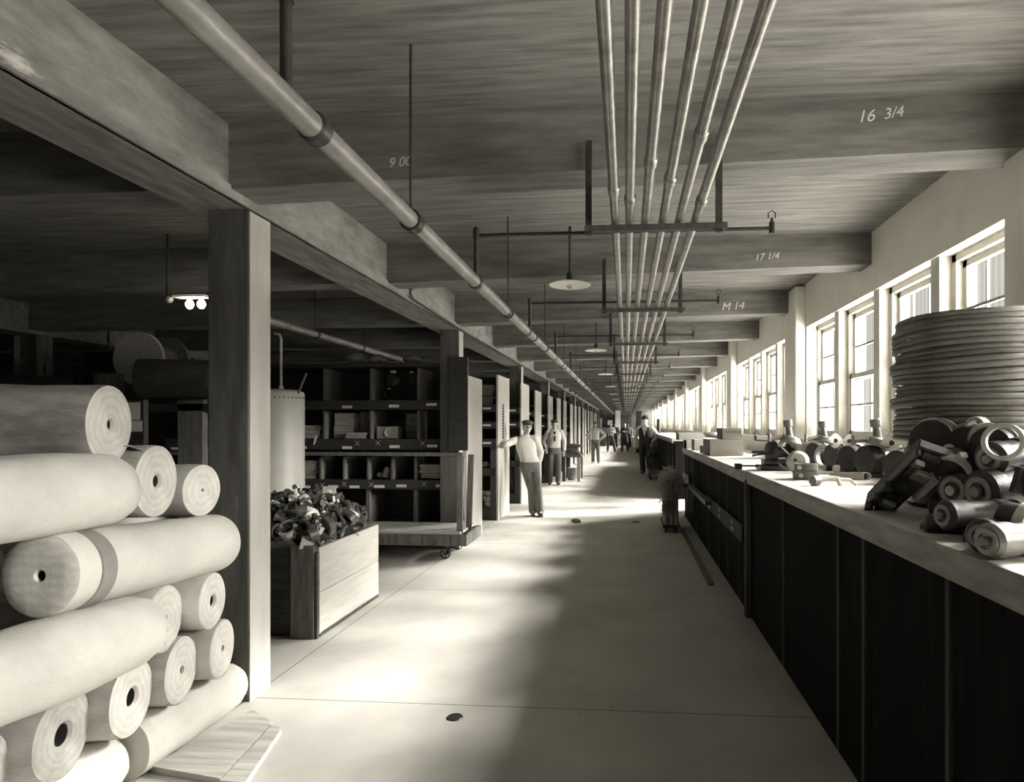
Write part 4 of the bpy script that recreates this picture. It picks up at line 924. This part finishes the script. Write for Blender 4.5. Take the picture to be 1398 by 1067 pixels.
# ------------------------------------------------------------------ dark store bay on the left
t = thing('storage_rack', 'dark timber rack behind the stacked rolls, carrying a reel and black roll', 'rack', (-5, 6, 0))
for x in (-5.25, -4.35): MB().box((x - .13, 5.9, 0), (x + .13, 5.98, 2.1)).build('upright', 'cabwood', t)
MB().box((-6.2, 5.9, 1.72), (-4.0, 6.7, 1.79)).build('rack_shelf', 'cabdark', t)
c = Vector((T(188) * 6.4, 6.4, Z(489, T(188) * 6.4, 6.4)))
t = thing('cable_reel', 'large reel with a mottled white half-lit flange behind the roll stack', 'reel', (c.x, c.y, 1.8))
MB().cyl(c, c + Vector((0, .04, 0)), .29, n=36).build('flange', 'crate', t); MB().cyl(c + Vector((0, .4, 0)), c + Vector((0, .44, 0)), .29, n=36).build('flange', 'cabwood', t); MB().cyl(c + Vector((0, .04, 0)), c + Vector((0, .4, 0)), .17, n=28).build('reel_barrel', 'cabwood', t)
a = P3(192, 516, 5.7); t = thing('tarred_roll', 'thick black roll lying on the rack before the pale reel', 'roll', (a.x, a.y, 1.79))
MB().cyl(a, a + Vector((.6, .2, 0)), .19, n=32).build('roll_body', 'darkwood', t); MB().ring(a - Vector((.012, .004, 0)), (1, .35, 0), .17, .05, .01, 28).build('roll_rim', 'cabwood', t)
for (px, py, r, Y, lab) in ((62, 505, .17, 6.9, 'dim wheel partly hidden behind the left dark column'), (148, 462, .2, 8.5, 'dim reel edge left of the pale flange'), (20, 485, .22, 6.2, 'grey round shape at the left edge above the top roll')):
    c = P3(px, py, Y); t = thing('store_reel', lab, 'reel', c - Vector((0, 0, r)), 'dim reels in the dark store')
    MB().cyl(c, c + Vector((.03, .03, 0)), r, n=28).build('flange', 'cabwood', t); MB().cyl(c + Vector((-.01, -.01, 0)), c, .05, n=14).build('hub', 'hole', t)
    tag(MB().box((c.x - .3, c.y - .1, 0), (c.x + .3, c.y + .4, c.z - r)).build('store_bin', 'darkwood'), 'dark bin under the ' + lab.split(' ', 1)[1][:60], 'bin', 'dark bins in the store')
for (x0, y0, x1, y1, lab) in ((172, 549, 191, 573, 'white paper tag behind the topmost roll, upper'), (176, 574, 194, 589, 'white paper tag behind the topmost roll, lower')):
    a, b = P3(x0, y0, 4.6), P3(x1, y1, 4.6); m = MB().box((a.x, 4.6, b.z), (b.x, 4.603, a.z)); tag(m.build('hanging_paper', 'paper'), lab, 'paper', 'papers behind the rolls')
t = MB().box((T(170) * 4.61, 4.61, 0), (T(196) * 4.61, 4.66, Z(545, -3.8, 4.6))).build('notice_board', 'cabdark'); tag(t, 'dark upright board carrying the white papers behind the rolls', 'board')
o = MB().box((cx(263), CY + .1, czz(598)), (cx(271), CY + .3, czz(575)), bev=.004).build('small_carton', 'books'); tag(o, 'narrow pale carton on the shelf left of the near post', 'carton')
o = MB().box((cx(255), CY + .15, czz(602)), (cx(272), CY + .35, czz(600))).build('paper_sheet', 'paper'); tag(o, 'loose sheet on the shelf left of the near post', 'paper')
# ------------------------------------------------------------------ people
class Blob(MB):
    def loft(s, secs, n=20):                  # secs: centre, half width, half depth
        vs = []; fs = []
        for (c, a, b) in secs:
            for i in range(n):
                t = 2 * math.pi * i / n; ct, st = math.cos(t), math.sin(t)
                vs.append(c + Vector((a * math.copysign(abs(ct) ** .8, ct), b * math.copysign(abs(st) ** .8, st), 0)))
        for j in range(len(secs) - 1):
            for i in range(n): fs.append((j * n + i, j * n + (i + 1) % n, (j + 1) * n + (i + 1) % n, (j + 1) * n + i))
        fs.append([i for i in range(n)][::-1]); fs.append([(len(secs) - 1) * n + i for i in range(n)])
        return s.add(vs, fs, True)
    def cap(s, p0, r0, p1, r1, fl=1.0):
        p0, p1 = Vector(p0), Vector(p1); n = 12
        s.ball(p0, r0, n); s.ball(p1, r1, n)
        if (p1 - p0).length > 1e-4: s.lathe([(r0, 0), (r1, (p1 - p0).length)], p0, p1 - p0, n)
        return s
    def chain(s, *pr):
        for (a, ra), (b, rb) in zip(pr, pr[1:]): s.cap(a, ra, b, rb)
        return s
    def fuse(s, name, m, parent, vox, smooth=3):
        me = bpy.data.meshes.new('b'); me.from_pydata([tuple(v) for v in s.v], [], s.f)
        bm = bmesh.new(); bm.from_mesh(me); bmesh.ops.recalc_face_normals(bm, faces=bm.faces[:]); bm.to_mesh(me); bm.free()
        o = bpy.data.objects.new('b', me); col.objects.link(o)
        md = o.modifiers.new('r', 'REMESH'); md.mode = 'VOXEL'; md.voxel_size = vox; md.use_smooth_shade = True
        ms = o.modifiers.new('s', 'SMOOTH'); ms.iterations = smooth; ms.factor = .5
        dg = bpy.context.evaluated_depsgraph_get(); dg.update()
        m2 = bpy.data.meshes.new_from_object(o.evaluated_get(dg)); bpy.data.objects.remove(o)
        m2.name = name
        for p in m2.polygons: p.use_smooth = True
        m2.materials.clear(); m2.materials.append(M[m])
        r = bpy.data.objects.new(name, m2); col.objects.link(r); r.parent = parent
        return r
def V(*a): return Vector(a)
def hand(b, wrist, d, palm_n, s=1.0, curl=.5):
    """palm, four fingers and a thumb leaving its side"""
    d = Vector(d).normalized(); n = Vector(palm_n); n = (n - d * n.dot(d)).normalized(); sd = d.cross(n)
    k = wrist + d * .085 * s
    for q in (-.027, -.009, .009, .027): b.cap(wrist + sd * q * .7 * s, .017 * s, k + sd * q * s, .0125 * s)
    for q, L in ((-.03, .058), (-.01, .075), (.01, .08), (.03, .07)):
        p = k + sd * q * s; dd = d; pts = [(p, .0098 * s)]
        for j in range(3):
            dd = (dd + n * curl * .45).normalized(); p = p + dd * L * s / 2.6 * (1.1 - .15 * j); pts.append((p, (.0092 - .0008 * j) * s))
        b.chain(*pts)
    p = wrist + d * .025 * s + sd * .03 * s; q = p + (sd * .8 + d * .7 + n * .3).normalized() * .04 * s; b.chain((p, .013 * s), (q, .011 * s), (q + (d + n * .5 + sd * .2).normalized() * .032 * s, .009 * s))
def person(label, loc, rz, P, vox=.009, shirt='shirt', trous='trousers', hat='cap', vest=None, apron=None, tie=False, H=1.72, face=0, tilt=0, yaw=0, susp=False):
    """P: joints in metres, figure looks along -y; x is toward the viewer's right"""
    t = thing('person', label, 'person', loc); t.rotation_euler = (0, 0, rz)
    J = dict(hipC=V(0, 0, .94), chest=V(0, 0, 1.28), neck=V(0, .01, 1.47), head=V(0, -.015, 1.615),
             shL=V(-.185, .01, 1.42), shR=V(.185, .01, 1.42), hiL=V(-.09, 0, .9), hiR=V(.09, 0, .9),
             kL=V(-.10, -.02, .49), kR=V(.10, -.02, .49), aL=V(-.11, .01, .09), aR=V(.11, .01, .09),
             eL=V(-.25, .03, 1.13), eR=V(.25, .03, 1.13), wL=V(-.25, -.06, .9), wR=V(.25, -.06, .9), hdL=V(0, -.1, -1), hdR=V(0, -.1, -1))
    for k, v in P.items(): J[k] = V(*v)
    off = OFF[t.name]; OFF[t.name] = Vector()
    hc = J['head']; hm = Matrix.Rotation(yaw, 3, 'Z') @ Matrix.Rotation(tilt, 3, 'Y')
    def hp_(x, y, z): return hc + hm @ V(x, y, z)
    b = Blob()
    b.ball(hc + hm @ V(0, .01, .025), (.075, .095, .085), 18, hm); b.ball(hc + hm @ V(0, -.025, -.04), (.057, .062, .075), 16, hm)
    b.ball(hp_(0, -.068, -.088), (.025, .02, .018), 10, hm)                       # chin
    b.cap(hp_(0, -.088, .012), .010, hp_(0, -.106, -.022), .013); b.ball(hp_(0, -.098, -.024), (.018, .012, .01), 8, hm)
    b.ball(hp_(0, -.082, -.055), (.024, .012, .006), 8, hm); b.ball(hp_(0, -.08, -.066), (.02, .012, .007), 8, hm)
    for s in (-1, 1):
        b.ball(hp_(s * .079, .012, -.005), (.01, .02, .03), 8, hm); b.cap(hp_(s * .042, -.078, .026), .009, hp_(s * .014, -.084, .024), .009); b.ball(hp_(s * .042, -.06, -.03), (.02, .02, .022), 8, hm)
    b.cap(J['neck'] - V(0, 0, .05), .062, hc + hm @ V(0, .015, -.06), .052)
    for (s, sh, e, w_, hd) in (('L', 'shL', 'eL', 'wL', 'hdL'), ('R', 'shR', 'eR', 'wR', 'hdR')):
        b.chain((J[sh], .05), (J[e], .038), (J[w_], .026)); hand(b, J[w_], J[hd], V(0, -1, .2) if abs(J[hd].normalized().y) < .8 else V(0, 0, -1), curl=.5)
    b.cap(J['chest'], .09, J['hipC'], .085); b.cap(J['neck'] - V(0, 0, .06), .055, J['chest'], .07); b.cap(J['shL'], .05, J['shR'], .05)
    for s in 'LR': b.chain((J['hi' + s], .08), (J['k' + s], .052), (J['a' + s], .036)); b.cap(J['a' + s], .036, J['a' + s] + V(0, -.1, -.05), .028)
    b.fuse('body', 'skin', t, vox)
    # shirt
    def fat(blob, extra=0, lo=.96):
        c = J['chest']; h = J['hipC']; 
        n_ = J['neck']
        blob.loft([(h + V(0, 0, lo - .96), .158 + extra, .118 + extra), (h + V(0, 0, .06), .168 + extra, .128 + extra), (h.lerp(c, .45), .158 + extra, .118 + extra), (h.lerp(c, .8), .17 + extra, .122 + extra), (c + V(0, 0, .04), .178 + extra, .12 + extra), (c.lerp(n_, .6), .168 + extra, .10 + extra), (c.lerp(n_, .85), .12 + extra, .075 + extra), (n_ + V(0, 0, .01), .066 + extra, .064 + extra)])
        blob.cap(J['shL'] + V(.03, 0, -.005), .058 + extra, J['shR'] - V(.03, 0, .005), .058 + extra)
    s = Blob(); fat(s)
    for q in 'LR': s.chain((J['sh' + q] + V(.01 if q == 'L' else -.01, 0, -.01), .066), ((J['sh' + q] + J['e' + q]) / 2, .066), (J['e' + q], .06), (J['e' + q].lerp(J['w' + q], .5), .056), (J['e' + q].lerp(J['w' + q], .88), .04))
    s.fuse('shirt', shirt, t, vox, 2)
    tr = Blob(); tr.loft([(J['hipC'] + V(0, .01, -.13), .15, .12), (J['hipC'] + V(0, .01, -.05), .175, .132), (J['hipC'] + V(0, 0, .03), .17, .126), (J['hipC'] + V(0, 0, .09), .158, .118)])
    for q in 'LR': tr.chain((J['hi' + q], .098), (J['hi' + q].lerp(J['k' + q], .6), .09), (J['k' + q], .082), (J['k' + q].lerp(J['a' + q], .5), .078), (J['a' + q] + V(0, .0, -.0), .074))
    tr.fuse('trousers', trous, t, vox, 2)
    for q in 'LR':
        sh_ = Blob(); a = J['a' + q]; sh_.cap(V(a.x, a.y + .03, .045), .042, V(a.x * 1.15, a.y - .15, .034), .032); sh_.cap(V(a.x, a.y + .02, .06), .045, a, .045); sh_.box((a.x - .035, a.y - .16, .0), (a.x + .035, a.y + .07, .02))
        sh_.fuse('shoe', 'leather', t, vox, 2)
    for s_ in (-1, 1):
        MB().ball(hp_(s_ * .031, -.082, .006), (.012, .008, .007), 10).build('eye', 'hair', t)
    hr = Blob(); hr.ball(hc + hm @ V(0, .03, .035), (.083, .088, .085), 16, hm); hr.ball(hc + hm @ V(0, .06, -.03), (.06, .05, .05), 12, hm)
    hr.fuse('hair', 'hair', t, vox, 1)
    if hat == 'cap':
        c_ = Blob(); c_.ball(hc + hm @ V(0, .01, .085), (.105, .12, .042), 18, hm); c_.ball(hc + hm @ V(0, .0, .06), (.088, .105, .04), 18, hm); c_.ball(hc + hm @ V(0, -.10, .052), (.06, .055, .01), 14, hm); c_.fuse('cap', 'capcloth', t, vox, 1)
    elif hat == 'bowler':
        c_ = Blob(); c_.ball(hc + hm @ V(0, .01, .10), (.092, .108, .085), 18, hm)
        c_.lathe([(.06, -.004), (.135, .012), (.138, .018), (.128, .012), (.06, .008)], hc + hm @ V(0, .0, .058), hm @ V(0, .06, 1), 24, cap=True); c_.fuse('bowler_hat', 'felt', t, vox * .8, 1)
    if vest:
        v = Blob(); c = J['chest']; h = J['hipC']
        n_ = J['neck']
        v.loft([(h + V(0, 0, -.04), .182, .14), (h + V(0, 0, .06), .186, .145), (h.lerp(c, .45), .178, .136), (c + V(0, 0, .02), .19, .138), (c.lerp(n_, .5), .172, .118), (c.lerp(n_, .8), .135, .09)])
        v.fuse('waistcoat', vest, t, vox, 1)
        MB().add([J['neck'] + V(-.085, -.118, -.03), J['neck'] + V(.085, -.118, -.03), J['chest'] + V(0, -.158, -.10)], [(0, 1, 2)]).build('shirt_front', 'shirt', t)
        MB().ball(c + V(0, -.14, -.1), (.018, .008, .018), 10).build('button', 'castpale', t)
    if tie:
        c = J['chest']; MB().bar(J['neck'] + V(0, -.098, -.05), c + V(0, -.142, -.12), .055, .014, V(0, 1, 0)).build('necktie', 'darkcloth', t)
    if apron:
        v = Blob(); c = J['chest']; h = J['hipC']; v.ball((c + h) / 2 + V(0, -.05, -.02), (.15, .1, .22), 14); v.cap(h + V(-.07, -.07, 0), .09, h + V(-.1, -.07, -.42), .09); v.cap(h + V(.07, -.07, 0), .09, h + V(.1, -.07, -.42), .09); v.ball(h + V(0, -.07, -.22), (.17, .09, .26), 14); v.fuse('apron', apron, t, vox, 1)
    if susp:
        for q in (-1, 1): MB().tube([J['hipC'] + V(q * .09, -.125, .1), J['chest'] + V(q * .09, -.135, .0), J['neck'] + V(q * .10, -.07, -.02)], .012, 6).build('suspender', 'darkcloth', t)
    OFF[t.name] = off
    return t
# man leaning on the nearest shelf unit
g = G(731, 704)
person('capped man in pale shirt, arm stretched out against the nearest shelf unit', (g.x, g.y, 0), R(14), dict(
    hipC=(-.10, 0, .90), chest=(-.17, .0, 1.21), neck=(-.17, .0, 1.40), head=(-.145, -.02, 1.545), shL=(-.345, .02, 1.33), shR=(.0, -.03, 1.36),
    eL=(-.47, -.14, 1.27), wL=(-.545, -.38, 1.25), hdL=(-.35, -1, -.1), hiL=(-.17, 0, .86), hiR=(-.02, .0, .86), kL=(-.06, -.02, .47), kR=(.03, -.06, .47), aL=(-.04, .06, .09), aR=(.08, -.02, .09),
    eR=(.10, .06, 1.1), wR=(.06, .02, .90), hdR=(-.2, -.1, -1)), .008, hat='cap', tie=False, yaw=R(12), tilt=R(4))
g = G(757, 661)
person('man in white shirt and dark tie standing by the small table', (g.x, g.y, 0), R(8), dict(
    eL=(-.30, .05, 1.16), wL=(-.23, -.05, .98), hdL=(.2, -.1, -1), eR=(.27, .05, 1.14), wR=(.25, -.02, .9), kL=(-.11, -.02, .49), aL=(-.12, .0, .09), aR=(.10, -.04, .09)), .012, hat='cap', tie=True)
g = G(813, 632)
person('man in white shirt with hands on hips, farther down the aisle', (g.x, g.y, 0), R(-10), dict(
    eL=(-.40, .06, 1.16), wL=(-.20, -.02, .98), hdL=(.3, -.1, -1), eR=(.40, .06, 1.17), wR=(.2, -.02, 1.0), hdR=(-.3, -.1, -1), kR=(.12, -.02, .49), aR=(.14, -.02, .09)), .014, hat='cap', yaw=R(25))
cross = dict(eL=(-.25, -.06, 1.16), wL=(-.02, -.2, 1.18), hdL=(1, 0, .1), eR=(.25, -.06, 1.16), wR=(.02, -.22, 1.22), hdR=(-1, 0, .1))
g = G(834, 616.5)
person('far bareheaded man with folded arms in dark trousers', (g.x, g.y, 0), R(-5), dict(cross, kL=(-.16, -.02, .49), aL=(-.2, 0, .09), kR=(.17, -.02, .49), aR=(.24, 0, .09)), .018, trous='overalls', hat=None, susp=True)
g = G(853, 616.5)
person('far man in dark clothes and long apron with folded arms', (g.x, g.y, 0), R(0), dict(cross, kL=(-.14, -.02, .49), aL=(-.17, 0, .09), kR=(.14, -.02, .49), aR=(.18, 0, .09)), .018, shirt='darkcloth', trous='darkcloth', hat=None, apron='darkcloth')
g = G(858, 611.5)
person('man half hidden behind the aproned man at the far end', (g.x, g.y, 0), 0, {}, .02, shirt='trousers', trous='darkcloth', hat=None)
g = G(840, 611)
person('dark-coated figure half hidden behind the folded-arms man', (g.x, g.y, 0), 0, {}, .02, shirt='darkcloth', trous='darkcloth', hat=None)
g = G(881, 646)
o = person('man in a bowler hat and dark waistcoat, hand on hip, by the far counter', (g.x, g.y, 0), R(-14), dict(
    eL=(-.27, .08, 1.12), wL=(-.22, .0, .92), eR=(.34, .10, 1.16), wR=(.2, -.04, .98), hdR=(-.3, -.1, -1), kL=(-.09, 0, .49), aL=(-.07, 0, .09), aR=(.12, 0, .09)), .012, trous='darkcloth', hat='bowler', vest='darkcloth', yaw=R(-20), tilt=R(-5))
o.scale = (1.17, 1.1, 1.07)

# far furniture
def farbox(x0, y0, x1, yb, m_, nm, lab, cat, zt=None):
    g = G((x0 + x1) / 2, yb); Yy = min(g.y, 48.3); a = T(x0) * Yy; b = T(x1) * Yy; z = Z(y0, (a + b) / 2, Yy)
    t = thing(nm, lab, cat, ((a + b) / 2, Yy + .2, 0)); MB().box((a, Yy, 0), (b, Yy + .5, z - .03), bev=.01).build('cabinet_body', m_, t); MB().box((a - .03, Yy - .02, z - .03), (b + .03, Yy + .52, z)).build('cabinet_top', m_, t); MB().box((a + .06, Yy - .01, .15), (b - .06, Yy, z - .12)).build('cabinet_door', m_, t)
farbox(861, 586, 867, 609, 'books', 'locker', 'narrow grey locker at the far end right of the aproned man', 'locker')
farbox(820, 583, 827, 608, 'trousers', 'grey_screen', 'grey upright cabinet at the far wall left of the group', 'cabinet')
farbox(864, 596, 870, 609.5, 'plaster', 'white_stand', 'small white stand beside the bowler-hatted man', 'stand')
farbox(868.5, 561, 876, 618, 'voiddark', 'dark_locker', 'tall dark locker behind the bowler-hatted man', 'locker')

# ------------------------------------------------------------------ light
wd = bpy.data.worlds.new('sky'); sc.world = wd; wd.use_nodes = True
N = wd.node_tree.nodes; L = wd.node_tree.links; bg = N['Background']
tc = N.new('ShaderNodeTexCoord'); sx_ = N.new('ShaderNodeSeparateXYZ'); L.new(tc.outputs['Generated'], sx_.inputs[0])
mr = N.new('ShaderNodeMapRange'); mr.inputs[1].default_value = -1; mr.inputs[2].default_value = 1; L.new(sx_.outputs[2], mr.inputs[0])
cr = N.new('ShaderNodeValToRGB'); L.new(mr.outputs[0], cr.inputs[0])
e = cr.color_ramp.elements
def C_(v): return (v, v * .975, v * .91, 1)
e[0].position = 0; e[0].color = C_(32.0); e[1].position = 1; e[1].color = C_(1)  # ground half far brighter than the sky, added to light the ceiling
for p_, v in ((.43, 32.0), (.48, .88), (.56, .88), (.68, 1)): q = e.new(p_); q.color = C_(v)
L.new(cr.outputs[0], bg.inputs[0]); bg.inputs[1].default_value = 1.0
def sun(el, az, ang, s, name):
    d = bpy.data.lights.new(name, 'SUN'); d.energy = s; d.angle = R(ang); d.color = (1, .985, .95)
    o = bpy.data.objects.new(name, d); col.objects.link(o)
    v = Vector((math.cos(R(el)) * math.cos(R(az)), math.cos(R(el)) * math.sin(R(az)), math.sin(R(el))))   # towards the sun
    o.rotation_euler = v.to_track_quat('Z', 'Y').to_euler(); return o
sun(31, 4, 10, 19, 'sun')
sun(30, 28, 10, 21, 'added_second_sun')  # extra sun lamp, added to blend the pier shadows on the floor
sun(22, 36, 13, 20, 'added_fill_sun')  # extra sun lamp, added to fill the floor farther left
sun(12, -14, 16, 13, 'added_low_fill_sun')  # extra low sun from the camera side, added to brighten rolls and crate
sc.view_settings.view_transform = 'Standard'; sc.view_settings.look = 'None'
sc.view_settings.exposure = -0.22; sc.view_settings.gamma = 1.0; sc.view_settings.use_curve_mapping = False
sc.cycles.use_denoising = True
sc.cycles.max_bounces = 8; sc.cycles.diffuse_bounces = 5; sc.cycles.transparent_max_bounces = 12
sc.cycles.sample_clamp_indirect = 6; sc.cycles.caustics_reflective = False; sc.cycles.caustics_refractive = False
